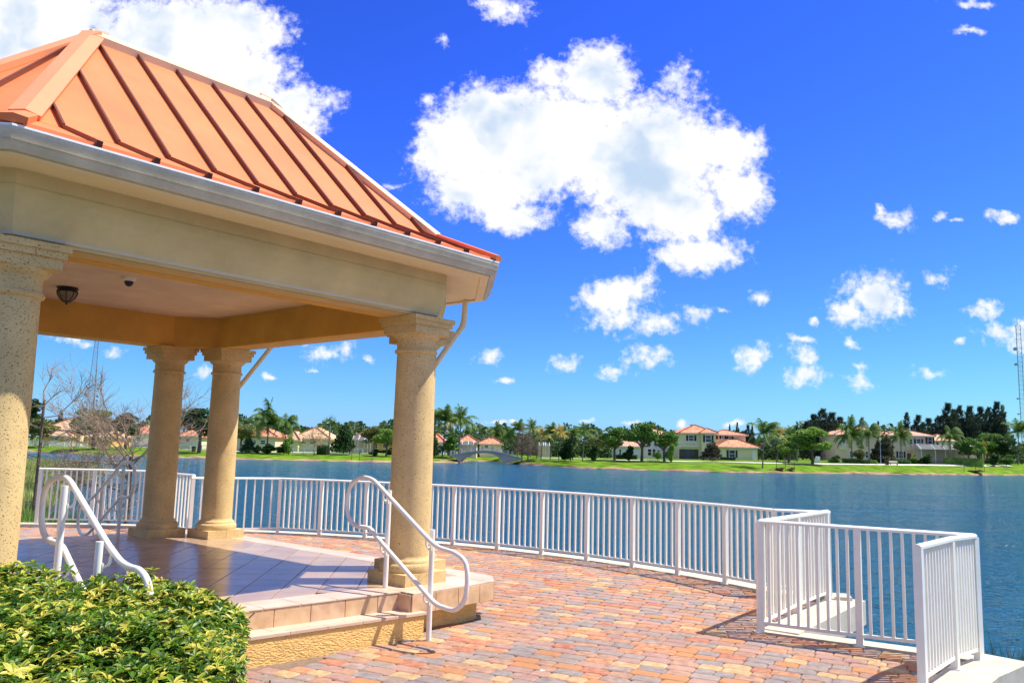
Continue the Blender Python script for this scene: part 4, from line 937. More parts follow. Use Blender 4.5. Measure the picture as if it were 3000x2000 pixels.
def palm(seed, nf, fl, droop, wind=0, leaflets=16, lw=.012, ll=.16, fan=False, up0=.2):
    r_ = random.Random(seed); mb = MB(); top = Vector((0, 0, 1.0-fl*.42))
    for i in range(nf):
        a = i*2.399+r_.uniform(-.2, .2); el = r_.uniform(-.35, 1.25)+up0 if not fan else r_.uniform(-.9, 1.4); L_ = fl*r_.uniform(.82, 1.1)
        d = Vector((math.cos(a)*math.cos(el)+wind, math.sin(a)*math.cos(el), math.sin(el))).normalized(); pts = [top]
        dd = d.copy()
        for k in range(7):
            dd = (dd+Vector((wind*.12, 0, -droop*(k+1)/7*.55))).normalized(); pts.append(pts[-1]+dd*L_/7)
        if fan:
            c = top+d*L_*.62; ax = d.cross(Vector((0, 0, 1))).normalized() if abs(d.z) < .95 else Vector((1, 0, 0)); ay = ax.cross(d)
            for k in range(9):
                b_ = (k-4)*.33; e = c+(d*math.cos(b_)+ax*math.sin(b_)).normalized()*L_*.5-Vector((0, 0, .04*abs(k-4)*L_)); w = ax*.02*fl*3*.4+ay*.004
                mb.add([c-w*.5, c+w*.5, e], [(0, 1, 2)])
            continue
        for k in range(7):
            p, q = pts[k], pts[k+1]; t_ = (q-p).normalized(); sd_ = t_.cross(Vector((0, 0, 1)))
            if sd_.length < .05: sd_ = Vector((1, 0, 0))
            sd_.normalize(); w = sd_*.004; mb.add([p-w, p+w, q+w, q-w], [(0, 1, 2, 3)])
            for j in range(leaflets//7+1):
                f = (j+r_.random())/(leaflets//7+1); c = p+(q-p)*f; env = math.sin(math.pi*min(1, (k+f+.8)/8.2))**.6
                for s in (-1, 1):
                    e = c+(sd_*s*.75+t_*.55-Vector((0, 0, .25+droop*.5))).normalized()*ll*fl*2.2*env*r_.uniform(.8, 1.1); w2 = t_*lw*fl*2
                    mb.add([c-w2, c+w2, e], [(0, 1, 2)])
    return mb
COCO = [palm(s, 20, .36, .75, w, up0=.25) for s, w in ((61, .0), (62, .25), (63, -.1))]
QUEEN = [palm(s, 24, .40, 1.15, w, 22, .010, .15, up0=.35) for s, w in ((71, 0), (72, .15))]
SABAL = [palm(s, 40, .26, .4, 0, fan=True) for s in (81, 82)]
KIND = {'broad': (BROAD, .07, .50), 'bush': (BUSH, .05, .30), 'bare': (BARE, .035, .5), 'cone': (CONE, .03, .3), 'casu': (CASU, .018, .5), 'cypress': (CYP, .02, .97), 'coco': (COCO, .016, None), 'queen': (QUEEN, .02, None), 'sabal': (SABAL, .03, None)}
crown_cache = {}; trunk_cache = {}
def trunkmesh(kind, var, m_):
    k = (kind, var)
    if k in trunk_cache: return trunk_cache[k]
    r_ = random.Random(var+len(kind)); mb = MB(); _, rad, ht = KIND[kind]
    if kind in ('coco', 'queen', 'sabal'):
        fl = {'coco': .36, 'queen': .40, 'sabal': .26}[kind]; tz = 1-fl*.42; bx = .05 if kind == 'coco' else 0
        mb.tube([(-bx, 0, -.03), (-bx*.5, 0, tz*.4), (-bx*.1, 0, tz*.8), (0, 0, tz)], [rad*1.3, rad, rad*.85, rad*.9], 7)
    elif kind in ('casu', 'cypress'):
        mb.tube([(0, 0, -.03), (0, 0, .4), (.03, 0, .97)], [rad*1.4, rad*.7, rad*.15], 6)
    else:
        mb.tube([(0, 0, -.03), (r_.uniform(-.02, .02), 0, ht*.5), (0, 0, ht*.9)], [rad*.6, rad*.45, rad*.4], 7)
        for i in range(7 if kind != 'bare' else 16):
            a = r_.uniform(0, 6.28); el = r_.uniform(.5, 1.2); l = r_.uniform(.2, .42); s = Vector((0, 0, ht*r_.uniform(.6, .9))); e = s+Vector((math.cos(a)*math.cos(el), math.sin(a)*math.cos(el), math.sin(el)))*l
            mb.tube([s, (s+e)/2+Vector((0, 0, .01)), e], [rad*.3, rad*.2, rad*.07], 5)
    trunk_cache[k] = mb.mesh('trunk', m_); return trunk_cache[k]
def tree(kind, px, top, wpx, s, leaf, label, cat='tree', var=0, lean=0, group=None, name=None, cw=1.0, zbase=None):
    """s: metres behind the water's edge of the far shore (or negative: absolute depth)"""
    y = -s if s < 0 else lerp(SH, px)+s
    wpx *= 1.45 if kind == 'casu' else 1.12; x = (W(px, hor(px)+10, y)).x; z0 = gz(x, y) if zbase is None else zbase; zt = W(px, top, y).z; H = (zt-z0); wm_ = wpx*y/F
    nm = name or {'broad': 'broadleaf_tree', 'bush': 'bush', 'bare': 'leafless_tree', 'cone': 'magnolia_tree', 'casu': 'pine_tree', 'cypress': 'cypress_tree', 'coco': 'coconut_palm', 'queen': 'queen_palm', 'sabal': 'fan_palm'}[kind]
    root = thing(nm, label, cat, (x, y, z0), rnd.uniform(-.4, .4), group); vs_, rad, ht = KIND[kind]; var %= len(vs_)
    k = (kind, var, leaf)
    if k not in crown_cache: crown_cache[k] = vs_[var].mesh('crown', M[leaf])
    nat = {'broad': .76, 'bush': .80, 'bare': .86, 'cone': .66, 'casu': .5, 'cypress': .6, 'coco': .60, 'queen': .60, 'sabal': .46}[kind]
    sx = wm_/nat if kind not in ('coco', 'queen', 'sabal') else wm_/nat
    c = put(crown_cache[k], 'crown', root); t_ = put(trunkmesh(kind, var, M['palmtrunk'] if kind in ('coco', 'queen', 'sabal') else (M['twig'] if kind in ('bare', 'cypress') else M['bark'])), 'trunk', root)
    if kind in ('coco', 'queen', 'sabal'):
        fl = {'coco': .36, 'queen': .40, 'sabal': .26}[kind]; cs_ = sx                     # crown keeps its shape, trunk takes the rest
        c.scale = (cs_, cs_, cs_); c.location = (0, 0, H-cs_); t_.scale = (H*.9, H*.9, (H-cs_*fl*.42)/(1-fl*.42))
    else: c.scale = (sx, sx, H); t_.scale = (min(sx, H)*1.0, min(sx, H)*1.0, H)
    return root

# trees, left to right: kind, px, top, width px, metres behind shore, leaf, label
TR = [
 ('broad', 92, 1160, 70, 20, 'lf_dark', 'dark tree at the far left edge beside the big column'),
 ('broad', 118, 1222, 95, 9, 'lf_olive', 'brown green tree in front of the peach house at far left'),
 ('casu', 166, 1204, 34, 60, 'lf_pine', 'distant pine showing just left of the peach roof'),
 ('broad', 275, 1190, 125, 8, 'lf_mid', 'round green tree right of the peach house under the lattice tower'),
 ('broad', 368, 1203, 80, 14, 'lf_dark', 'darker tree behind the leafless branches left of the first back column'),
 ('broad', 584, 1186, 118, 9, 'lf_dark', 'dense dark green tree between the two back columns'),
 ('broad', 706, 1234, 90, 30, 'lf_olive', 'olive thin crowned tree right of the second back column'),
 ('cone', 728, 1272, 30, 12, 'lf_dark', 'small conical tree in front of the red roofed house'),
 ('queen', 783, 1207, 104, 13, 'lf_palm', 'tall drooping palm, the higher one of the pair left of centre'),
 ('queen', 834, 1226, 70, 12, 'lf_palm', 'drooping palm just right of the tallest palm'),
 ('bush', 846, 1268, 40, 10, 'lf_bright', 'bright green upright bush right of the drooping palms'),
 ('broad', 858, 1250, 14, 70, 'lf_dark', 'tiny dark tree tip above the roofs right of the palms'),
 ('bare', 922, 1244, 92, 9, 'lf_tan', 'sparse tan crowned tree standing on the lawn before the tan roof'),
 ('sabal', 964, 1232, 50, 13, 'lf_palm', 'fan palm with a round head left of the dark upright tree'),
 ('cone', 1008, 1236, 50, 14, 'lf_dark', 'dark upright tree between two fan palms'),
 ('sabal', 1026, 1246, 44, 16, 'lf_olive', 'fan palm right of the dark upright tree'),
 ('broad', 1096, 1243, 78, 24, 'lf_olive', 'olive tree right of the screened porch'),
 ('broad', 1132, 1250, 62, 10, 'lf_bright', 'yellow green tree left of the big front column'),
 ('broad', 1180, 1256, 60, 20, 'lf_mid', 'green tree hidden partly by the front column'),
 ('coco', 1272, 1206, 66, 16, 'lf_palm', 'coconut palm touching the right side of the front column'),
 ('coco', 1302, 1207, 80, 13, 'lf_palm', 'coconut palm left of the bridge, second from the column'),
 ('coco', 1348, 1209, 86, 11, 'lf_palm', 'coconut palm above the left end of the bridge'),
 ('coco', 1318, 1214, 70, 18, 'lf_gold', 'yellowing coconut palm among the three beside the column'),
 ('bush', 1322, 1262, 62, 9, 'lf_mid', 'leafy clump under the palms left of the bridge'),
 ('cone', 1268, 1262, 34, 9, 'lf_dark', 'dark shrubby tree against the right edge of the front column'),
 ('sabal', 1402, 1274, 44, 12, 'lf_dark', 'dark fan palm behind the top of the bridge'),
 ('queen', 1455, 1256, 60, 14, 'lf_palm', 'small palm behind the right half of the bridge'),
 ('queen', 1481, 1267, 44, 12, 'lf_palm', 'short palm left of the leafless cypresses'),
 ('bush', 1434, 1288, 30, 14, 'lf_dark', 'dark bush behind the middle of the bridge'),
 ('coco', 1520, 1243, 58, 22, 'lf_palm', 'palm behind the leafless cypresses'),
 ('coco', 1558, 1241, 56, 18, 'lf_palm', 'palm right behind the leafless cypresses'),
 ('cypress', 1529, 1240, 62, 3, 'lf_twig', 'taller leafless grey cypress at the right end of the bridge'),
 ('cypress', 1547, 1252, 56, 5, 'lf_twig', 'leafless cypress just right of the taller one'),
 ('cypress', 1573, 1284, 44, 14, 'lf_twig', 'low leafless cypress behind the pair on the shore'),
 ('coco', 1589, 1259, 52, 13, 'lf_gold', 'golden fronded palm first right of the cypresses'),
 ('coco', 1616, 1252, 56, 13, 'lf_palm', 'palm second right of the cypresses'),
 ('coco', 1641, 1257, 50, 13, 'lf_gold', 'palm third right of the cypresses with gold lower fronds'),
 ('bush', 1672, 1262, 44, 12, 'lf_dark', 'dark dense shrub tree between the palms'),
 ('coco', 1682, 1262, 46, 15, 'lf_palm', 'palm rising from the dark shrubs'),
 ('coco', 1711, 1251, 52, 12, 'lf_palm', 'clear headed palm left of the round green trees'),
 ('bush', 1656, 1300, 40, 12, 'lf_dark', 'low dark shrub under the palm row'),
 ('bush', 1740, 1296, 42, 13, 'lf_dark', 'low dark round shrub left of the white house'),
 ('broad', 1745, 1272, 50, 34, 'lf_olive', 'olive tree behind the dark round shrub'),
 ('broad', 1801, 1243, 78, 18, 'lf_mid', 'first of the three round green trees before the white house'),
 ('bush', 1843, 1299, 36, 16, 'lf_dark', 'small dark tree between the round green trees'),
 ('broad', 1880, 1231, 92, 16, 'lf_mid', 'tallest round green tree before the white house'),
 ('broad', 1946, 1252, 74, 17, 'lf_mid', 'third round green tree beside the white balcony'),
 ('bush', 1966, 1290, 34, 15, 'lf_bright', 'yellow green shrubby tree by the house corner'),
 ('bush', 1926, 1314, 26, 20, 'lf_bright', 'small bright bush before the white house'),
 ('cone', 2086, 1288, 46, 22, 'lf_magnolia', 'dark magnolia in front of the yellow two storey house'),
 ('casu', 2136, 1243, 16, 90, 'lf_pine', 'thin distant pine tip above the yellow house roof, left'),
 ('casu', 2157, 1239, 20, 90, 'lf_pine', 'tallest of the distant pine tips above the yellow house'),
 ('casu', 2185, 1246, 40, 90, 'lf_pine', 'broad distant pine right above the yellow house'),
 ('casu', 2202, 1243, 18, 90, 'lf_pine', 'thin distant pine beside the broad one'),
 ('casu', 2263, 1240, 34, 90, 'lf_pale', 'pale distant pine behind the windblown palm'),
 ('coco', 2239, 1243, 88, 6, 'lf_palm', 'large windblown palm standing alone on the lawn', 1),
 ('coco', 2280, 1262, 56, 26, 'lf_gold', 'palm right behind the windblown one'),
 ('coco', 2318, 1264, 60, 26, 'lf_palm', 'dark palm left of the big pines'),
 ('queen', 2335, 1260, 40, 28, 'lf_dark', 'dark drooping palm below the big pines'),
 ('broad', 2310, 1284, 54, 20, 'lf_bright', 'bright green low tree in front of the dark palms'),
 ('broad', 2380, 1244, 118, 17, 'lf_bright', 'broad bright green tree left of the peach house'),
 ('bush', 2450, 1330, 34, 24, 'lf_mid', 'green shrub at the left corner of the peach house'),
 ('casu', 2520, 1224, 52, 80, 'lf_pale', 'pale feathery pine behind the peach roof'),
 ('casu', 2571, 1236, 24, 80, 'lf_pine', 'small dark pine tip behind the peach roof'),
 ('queen', 2496, 1250, 86, 24, 'lf_palm', 'wide drooping palm at the left of the peach house'),
 ('queen', 2547, 1250, 70, 20, 'lf_palm', 'drooping palm left of the dark magnolia'),
 ('bush', 2518, 1300, 34, 26, 'lf_olive', 'olive shrub against the peach wall'),
 ('cone', 2590, 1261, 50, 25, 'lf_magnolia', 'tall dark magnolia behind the lamp post'),
 ('queen', 2641, 1259, 66, 24, 'lf_palm', 'drooping palm before the peach house, right of the lamp post'),
 ('bush', 2677, 1328, 22, 24, 'lf_bright', 'small bright bush by the porch door'),
 ('bush', 2718, 1326, 40, 20, 'lf_dark', 'round dark bush before the screened enclosure'),
 ('queen', 2786, 1261, 66, 21, 'lf_palm', 'tall palm in front of the screened enclosure'),
 ('broad', 2838, 1276, 62, 17, 'lf_mid', 'leafy tree over the screened enclosure'),
 ('broad', 2866, 1288, 44, 16, 'lf_bright', 'bright leafy tree at the right of the enclosure'),
 ('bush', 2882, 1282, 20, 22, 'lf_gold', 'small orange tinged tree behind the enclosure'),
 ('broad', 2905, 1262, 90, 34, 'lf_mid', 'large green tree right of the enclosure'),
 ('broad', 2950, 1278, 74, 28, 'lf_dark', 'dark green tree near the right edge'),
 ('bush', 2912, 1326, 44, 17, 'lf_dark', 'dark rounded shrub at the end of the hedge'),
 ('bush', 2948, 1328, 44, 17, 'lf_mid', 'rounded green shrub nearest the right edge'),
 ('coco', 2988, 1241, 78, 30, 'lf_palm', 'wind bent palm cut by the right edge'),
]
for i, r_ in enumerate(TR):
    tree(r_[0], r_[1], r_[2], r_[3], r_[4], r_[5], r_[6], 'bush' if r_[0] == 'bush' else ('palm' if r_[0] in ('coco', 'queen', 'sabal') else 'tree'), r_[7] if len(r_) > 7 else i, group={'broad': 'leafy trees on the far shore', 'bush': 'bushes on the far shore', 'cone': 'dark upright trees by the houses', 'casu': 'distant pines above the roofs', 'coco': 'coconut palms on the far shore', 'queen': 'drooping palms on the far shore', 'sabal': 'fan palms on the far shore', 'cypress': 'leafless cypresses by the bridge', 'bare': None}[r_[0]])
PN = [(2352, 1236, 40, 'left shoulder of the left pine clump'), (2375, 1214, 56, 'second tree of the left pine clump'), (2398, 1199, 62, 'peak of the left pine clump'), (2425, 1210, 60, 'tree right of the peak of the left pine clump'), (2452, 1222, 50, 'right end of the left pine clump'),
 (2655, 1210, 34, 'slender leader at the left of the big pine belt'), (2680, 1218, 44, 'pine second in the belt'), (2712, 1226, 50, 'pine behind the peach chimney side'), (2742, 1220, 50, 'pine left of the tall dark one'), (2766, 1184, 52, 'tall dark pine leading the belt'), (2790, 1200, 50, 'pine just right of the tall leader'), (2808, 1190, 44, 'narrow pine amid the belt'), (2836, 1192, 50, 'pine in the middle right of the belt'), (2866, 1193, 50, 'dense pine third from the belt end'), (2892, 1195, 44, 'narrow pine before the tallest one'), (2914, 1180, 46, 'tallest pine of the belt near its right end')]
for i, (px, tp, w, lb) in enumerate(PN): tree('casu', px, tp, w*1.5, 62+(i % 3)*5, 'lf_pine', 'dark pine, '+lb, 'tree', i, group='dark pines behind the houses')
tree('casu', 2938, 1188, 44, 66, 'lf_pale', 'pale thin pine closing the right end of the belt', 'tree', 1, group='dark pines behind the houses')
# leaf masses that read as one far wood
mb = MB(); r_ = random.Random(5)
for i in range(24000):
    px = r_.uniform(-200, 3300); y = 300+r_.uniform(0, 60); x = (px-1500)/(F*1.005)*y; k = px/37.0
    hh = 10.2+1.4*math.sin(k)+1.2*math.sin(k*.37+2)+.9*math.sin(k*2.7)+(2.5 if 2300 < px < 2980 else 0)
    c = Vector((x, y, -.5+hh*r_.random()**.6)); s = r_.uniform(.4, 1.1); nn = Vector((r_.gauss(0, 1), r_.gauss(-1, 1), r_.gauss(.4, 1))).normalized(); a = nn.cross(Vector((r_.gauss(0, 1), r_.gauss(0, 1), r_.gauss(0, 1)))).normalized(); b_ = nn.cross(a)
    mb.add([c-a*s-b_*s*.4, c+a*s*.2-b_*s*.7, c+a*s+b_*s*.3, c-a*s*.1+b_*s*.7], [(0, 1, 2, 3)])
o = stuff(put(mb.mesh('distant_wood', M['lf_wood']), 'distant_wood')); o['label'] = 'far wood closing the horizon behind the houses'
mb = MB()
for i in range(5200):
    px = r_.uniform(2300, 2960); y = 232+r_.uniform(0, 14); x = (px-1500)/(F*1.005)*y
    if 2470 < px < 2640 and r_.random() < .7: continue
    c = Vector((x, y, 1+(6.5+1.5*math.sin(px/19))*r_.random()**.7)); s = r_.uniform(.25, .7); nn = Vector((r_.gauss(0, 1), r_.gauss(-1, 1), r_.gauss(.4, 1))).normalized(); a = nn.cross(Vector((r_.gauss(0, 1), r_.gauss(0, 1), r_.gauss(0, 1)))).normalized(); b_ = nn.cross(a)
    mb.add([c-a*s-b_*s*.4, c+a*s*.2-b_*s*.7, c+a*s+b_*s*.3, c-a*s*.1+b_*s*.7], [(0, 1, 2, 3)])
o = stuff(put(mb.mesh('understorey', M['lf_dark']), 'understorey')); o['label'] = 'dark undergrowth below the big pines'
mb = MB()
for i in range(9000):
    px = r_.choice((r_.uniform(1395, 1800), r_.uniform(1395, 1800), r_.uniform(2226, 2345), r_.uniform(1000, 1260), r_.uniform(2880, 3080))); y = lerp(SH, px)+42+r_.uniform(0, 8); x = (px-1500)/(F*1.005)*y
    c = Vector((x, y, gz(x, y)+(3.9+.8*math.sin(px/11)+.7*math.sin(px/29))*r_.random()**.8)); s = r_.uniform(.2, .5); nn = Vector((r_.gauss(0, 1), r_.gauss(-1, 1), r_.gauss(.4, 1))).normalized(); a = nn.cross(Vector((r_.gauss(0, 1), r_.gauss(0, 1), r_.gauss(0, 1)))).normalized(); b_ = nn.cross(a)
    mb.add([c-a*s-b_*s*.4, c+a*s*.2-b_*s*.7, c+a*s+b_*s*.3, c-a*s*.1+b_*s*.7], [(0, 1, 2, 3)])
o = stuff(put(mb.mesh('shrubbery', M['lf_wood']), 'shrubbery')); o['label'] = 'tangled dark green shrubbery behind the palms across the lake'
# dark planting under the drooping palms
for px, w, tp, lb in ((755, 26, 1300, 'low dark shrub left of the palm trunk'), (785, 46, 1296, 'dark shrub mass around the palm trunk'), (822, 44, 1298, 'dark green shrub right of the palm trunk'), (1140, 40, 1308, 'low shrub by the golden wall'), (1100, 34, 1312, 'low shrub beside the porch')):
    tree('bush', px, tp, w*1.1, 11, 'lf_dark', lb, 'bush', px)
# saplings on the shore
for i, (px, tp, sb) in enumerate(((1030, 1318, 2), (1053, 1318, 2), (1090, 1318, 2), (2274, 1338, 3), (2300, 1342, 3), (2326, 1336, 3), (2823, 1336, 4), (2857, 1322, 4), (2882, 1325, 4))):
    y = lerp(SH, px)+sb; x = W(px, 1340, y).x; z = gz(x, y); h = W(px, tp, y).z-z
    o = thing('sapling', '%s thin sapling of the %s shoreline group' % (('left', 'middle', 'right')[i % 3], ('left', 'centre', 'far right')[i//3]), 'sapling', (x, y, z), 0, 'staked saplings at the water edge')
    mb = MB(); mb.tube([(0, 0, -.1), (.02, 0, h)], [.06, .03], 5); part(mb, 'trunk', M['bark'], o)
    mb = MB()
    for k in range(16):
        a = rnd.uniform(0, 6.28); z_ = h*rnd.uniform(.5, 1); e = Vector((math.cos(a)*.4, math.sin(a)*.4, z_+.35)); mb.bar((0, 0, z_), e, .022)
    part(mb, 'crown', M['lf_twig'], o)
for px, w, lb in ((2288, 30, 'brown clump of shore weeds by the centre saplings'), (2318, 26, 'dark shore weeds right of the centre saplings'), (2862, 40, 'brown shore weeds by the far right saplings'), (2278, 14, 'small weed tuft left of the centre saplings')):
    tree('bush', px, lerp([(2200, 1369), (3000, 1377)], px)-3, w, 3.4, 'lf_tan', lb, 'weeds', px)

# near leafless trees behind the left railing
def branchy(seed, base, segs, name, label, H, spread, trunk_r, fork):
    r_ = random.Random(seed); root = thing(name, label, 'tree', base); tb = MB(); cb = MB()
    def grow(p, d, l, rad, lvl):
        pts = [p]; dd = d.copy()
        for k in range(3):
            dd = (dd+Vector((r_.gauss(0, .24), r_.gauss(0, .24), r_.gauss(.05, .17)))).normalized(); pts.append(pts[-1]+dd*l/3)
        cb.tube(pts, [rad, rad*.85, rad*.7, rad*.5], 4 if lvl else 6, caps=False)
        if lvl >= segs: return
        nb = r_.randint(5, 7)
        for k in range(nb):
            f = r_.uniform(.3, 1); i0 = min(2, int(f*3)); q = pts[i0]+(pts[i0+1]-pts[i0])*(f*3-i0)
            nd2 = (dd+Vector((r_.gauss(0, .62), r_.gauss(0, .62), r_.gauss(.12, .38)))).normalized()
            grow(q, nd2, l*r_.uniform(.42, .7), rad*.5, lvl+1)
    tb.tube([(0, 0, -.2), (.02, 0, fork*.5), (0, .02, fork)], [trunk_r*1.2, trunk_r, trunk_r*.85], 10); part(tb, 'trunk', M['bark'], root)
    for s in spread:
        z0, a, el, l, rr = s
        if z0 > fork: z0 = fork
        grow(Vector((0, 0, z0)), Vector((math.cos(a)*math.cos(el), math.sin(a)*math.cos(el)*.8, math.sin(el))), l, rr, 0)
    part(cb, 'crown', M['twig'], root); return root
p = W(378, 1400, 18.6); g0 = -1.45
branchy(5, (p.x, p.y, g0), 3, 'leafless_tree', 'wide leafless tree with many pale twigs directly behind the left railing', 4, [(1.9+.85*((i_*.37)%1), a, e, l, r1*.8) for i_, (a, e, l, r1) in enumerate( ((3.1, .35, 1.5, .03), (2.7, .7, 1.5, .03), (3.5, .1, 1.2, .022), (2.2, 1.1, 1.6, .03), (1.2, 1.3, 1.5, .028), (.4, .6, 1.2, .03), (5.9, .3, 1.1, .024), (4.5, .7, 1.2, .024), (3.3, .9, 1.5, .026), (3.0, -.1, 1.1, .02), (.1, 1.0, 1.5, .026), (3.9, .4, 1.1, .022), (2.9, .5, 1.5, .026), (5.2, .9, 1.3, .022)))], .05, 2.75)
p = W(106, 1400, 23)
branchy(9, (p.x, p.y, -1.4), 2, 'leafless_tree', 'slim leafless tree with an upright leader beside the big left column', 5, [(z, a, e, l, r1) for z, a, e, l, r1 in ((4.1, 1, 1.5, .75, .02), (3.6, .1, .45, 1.3, .018), (3.3, 2.6, .6, .8, .015), (2.9, .2, .3, 1.3, .016), (2.5, 3.0, .3, .9, .014), (2.1, -.1, .2, 1.6, .018), (1.8, 2.9, .2, 1.1, .014), (1.5, .3, .35, 1.6, .02), (1.3, 3.4, .1, 1.2, .014), (1.2, -.4, .0, 1.3, .014), (3.9, -.5, .8, .7, .014))], .042, 4.1)
p = W(330, 1395, 22)
branchy(15, (p.x, p.y, -1.4), 2, 'leafless_tree', 'low spreading leafless shrub tree between the two larger bare trees', 3, [(.9, a, e, l, r1) for a, e, l, r1 in ((3.0, .3, 1.2, .016), (2.5, .9, 1.2, .016), (.4, .8, 1.2, .016), (3.6, .6, 1.2, .016), (.2, .3, 1.1, .014), (4.2, 1.1, 1.2, .014))], .03, .9)

# ------------------------------------------------------------------ houses
def house(label, d, px0, px1, back, blocks, windows=(), name='house', balconies=(), doors=(), z0=None, recess=()):
    pc = (px0+px1)/2; x = W(pc, hor(pc), d).x; zb = gz(x, d) if z0 is None else z0; root = thing(name, label, 'house', (x, d, zb), 0, 'houses across the lake')
    X = lambda px: (W(px, hor(px), d).x-x); Z = lambda px, py: W(px, py, d).z-zb
    for (a, b2, ye, yr, wallm, roofm, yo, dep) in blocks:
        xa, xb = X(a), X(b2); ze = Z((a+b2)/2, ye); zr_ = Z((a+b2)/2, yr)
        mb = MB(); mb.bx(xa, xb, yo, yo+dep, -.4, ze); w = part(mb, 'wall', M[wallm], root)
        ov = .55; x0, x1, y0, y1 = xa-ov, xb+ov, yo-ov, yo+dep+ov; hw, hd = (x1-x0)/2, (y1-y0)/2; k = min(hw, hd)*.98
        rise = zr_-ze; A4 = [(x0, y0, ze), (x1, y0, ze), (x1, y1, ze), (x0, y1, ze)]; B2 = [(x0+k, y0+k if hd <= hw else y0+k, ze+rise), (x1-k, y1-k if hd <= hw else y1-k, ze+rise)]
        if hw >= hd: t0, t1 = (x0+k, (y0+y1)/2, ze+rise), (x1-k, (y0+y1)/2, ze+rise); faces = [(0, 1, 5, 4), (1, 2, 5), (2, 3, 4, 5), (3, 0, 4)]
        else: t0, t1 = ((x0+x1)/2, y0+k, ze+rise), ((x0+x1)/2, y1-k, ze+rise); faces = [(0, 1, 4), (1, 2, 5, 4), (2, 3, 5), (3, 0, 4, 5)]
        mb = MB(); mb.add(A4+[t0, t1], faces); mb.add([(p[0], p[1], p[2]-.01) for p in A4]+[(p[0], p[1], p[2]-.28) for p in A4], [(4, 5, 1, 0), (5, 6, 2, 1), (6, 7, 3, 2), (7, 4, 0, 3), (7, 6, 5, 4)]); rf = part(mb, 'roof', M[roofm], root)
        mb = MB()
        for p, q in ((A4[0], t0), (A4[1], t1 if hw >= hd else t0), (t0, t1)): mb.bar(Vector(p)+Vector((0, 0, .05)), Vector(q)+Vector((0, 0, .05)), .26, .2)
        part(mb, 'ridge_tiles', M['ridge'], rf)
        mb = MB(); mb.bx(x0, x1, y0-.06, y0-.003, ze-.26, ze-.04); part(mb, 'fascia_board', M['white'], rf)
    for wn in windows:
        a, ya, b2, yb = wn[:4]; sh = len(wn) > 4 and 's' in wn[4]; yo = wn[5] if len(wn) > 5 else 0
        xa, xb, za, zb_ = X(a), X(b2), Z(a, yb), Z(a, ya)
        mb = MB(); fr = .12
        mb.bx(xa-fr, xb+fr, yo-.08, yo+.02, zb_, zb_+fr); mb.bx(xa-fr, xb+fr, yo-.08, yo+.02, za-fr, za); mb.bx(xa-fr, xa, yo-.08, yo+.02, za, zb_); mb.bx(xb, xb+fr, yo-.08, yo+.02, za, zb_)
        mb.bx(xa, xb, yo-.06, yo+.02, (za+zb_)/2-.04, (za+zb_)/2+.04); w = part(mb, 'window', M['white'], root)
        mb = MB(); mb.bx(xa+.002, xb-.002, yo-.03, yo+.01, za+.002, zb_-.002); part(mb, 'pane', M['glass'], w)
        if sh:
            for s0, s1 in ((xa-fr-.48, xa-fr-.03), (xb+fr+.03, xb+fr+.48)):
                mb = MB(); mb.bx(s0, s1, yo-.09, yo+.02, za-.05, zb_+.05); part(mb, 'shutter', M['shutter'], w)
    for dr in doors:
        a, ya, b2, yb, m_ = dr[:5]; yo = dr[5] if len(dr) > 5 else 0
        mb = MB(); mb.bx(X(a), X(b2), yo-.07, yo+.02, Z(a, yb), Z(a, ya)); part(mb, 'door' if m_ != 'dark' else 'porch_shade_panel', M[m_], root)  # the dark one is a flat panel painted as porch shade
    for a, ya, b2, yb, yo in balconies:
        xa, xb, za, zb_ = X(a), X(b2), Z(a, yb), Z(a, ya); mb = MB()
        mb.bx(xa, xb, yo-.6, yo+.02, za-.35, za-.05); bl = part(mb, 'balcony', M['wall_cream'], root)
        mb = MB(); mb.bx(xa, xb, yo-.6, yo-.54, zb_-.08, zb_); mb.bx(xa, xb, yo-.6, yo-.54, za, za+.08)
        n = max(3, int((xb-xa)/.16))
        for k in range(n+1): xx = xa+(xb-xa)*k/n; w = .05 if k % 8 else .1; mb.bx(xx-w/2, xx+w/2, yo-.6, yo-.55, za-.04, zb_-.01)
        part(mb, 'balustrade', M['white'], bl)
    return root
house('peach roofed low house at the far left beyond the cove', 182, 125, 245, 10, [(128, 236, 1258, 1221, 'wall_peach', 'roof_tan', 0, 12), (148, 222, 1276, 1262, 'wall_gold', 'roof_tan', -2.5, 4)], [(180, 1280, 190, 1288, '', -2.5)])
house('golden walled house behind the round green tree at left', 184, 235, 330, 10, [(238, 325, 1277, 1252, 'wall_gold', 'roof_tan', 0, 10)], [(260, 1284, 270, 1292)])
house('house with a red roof showing through the leafless twigs', 186, 380, 470, 10, [(385, 470, 1268, 1238, 'wall_cream', 'roof_red', 0, 12)], [(400, 1280, 412, 1290)])
house('cream house glimpsed between the two back columns', 180, 520, 590, 10, [(525, 585, 1276, 1256, 'wall_cream', 'roof_red', 0, 9)], [(545, 1284, 555, 1294)])
house('cream house with orange red roof behind the drooping palms', 182, 690, 800, 10, [(690, 806, 1276, 1248, 'wall_cream', 'roof_red', 0, 12)], [(764, 1289, 777, 1300), (742, 1290, 750, 1299)])
house('tan roofed cream house behind the sparse tan tree', 184, 850, 960, 10, [(862, 962, 1283, 1250, 'wall_cream', 'roof_tan', 0, 13), (846, 880, 1288, 1262, 'wall_yellow', 'roof_tan', -2, 6)], [(884, 1292, 896, 1298), (910, 1292, 920, 1300)])
house('bright red roofed house behind the screened porch', 190, 1030, 1095, 10, [(1038, 1092, 1285, 1261, 'wall_cream', 'roof_red', 0, 10)], [(1050, 1292, 1060, 1300)])
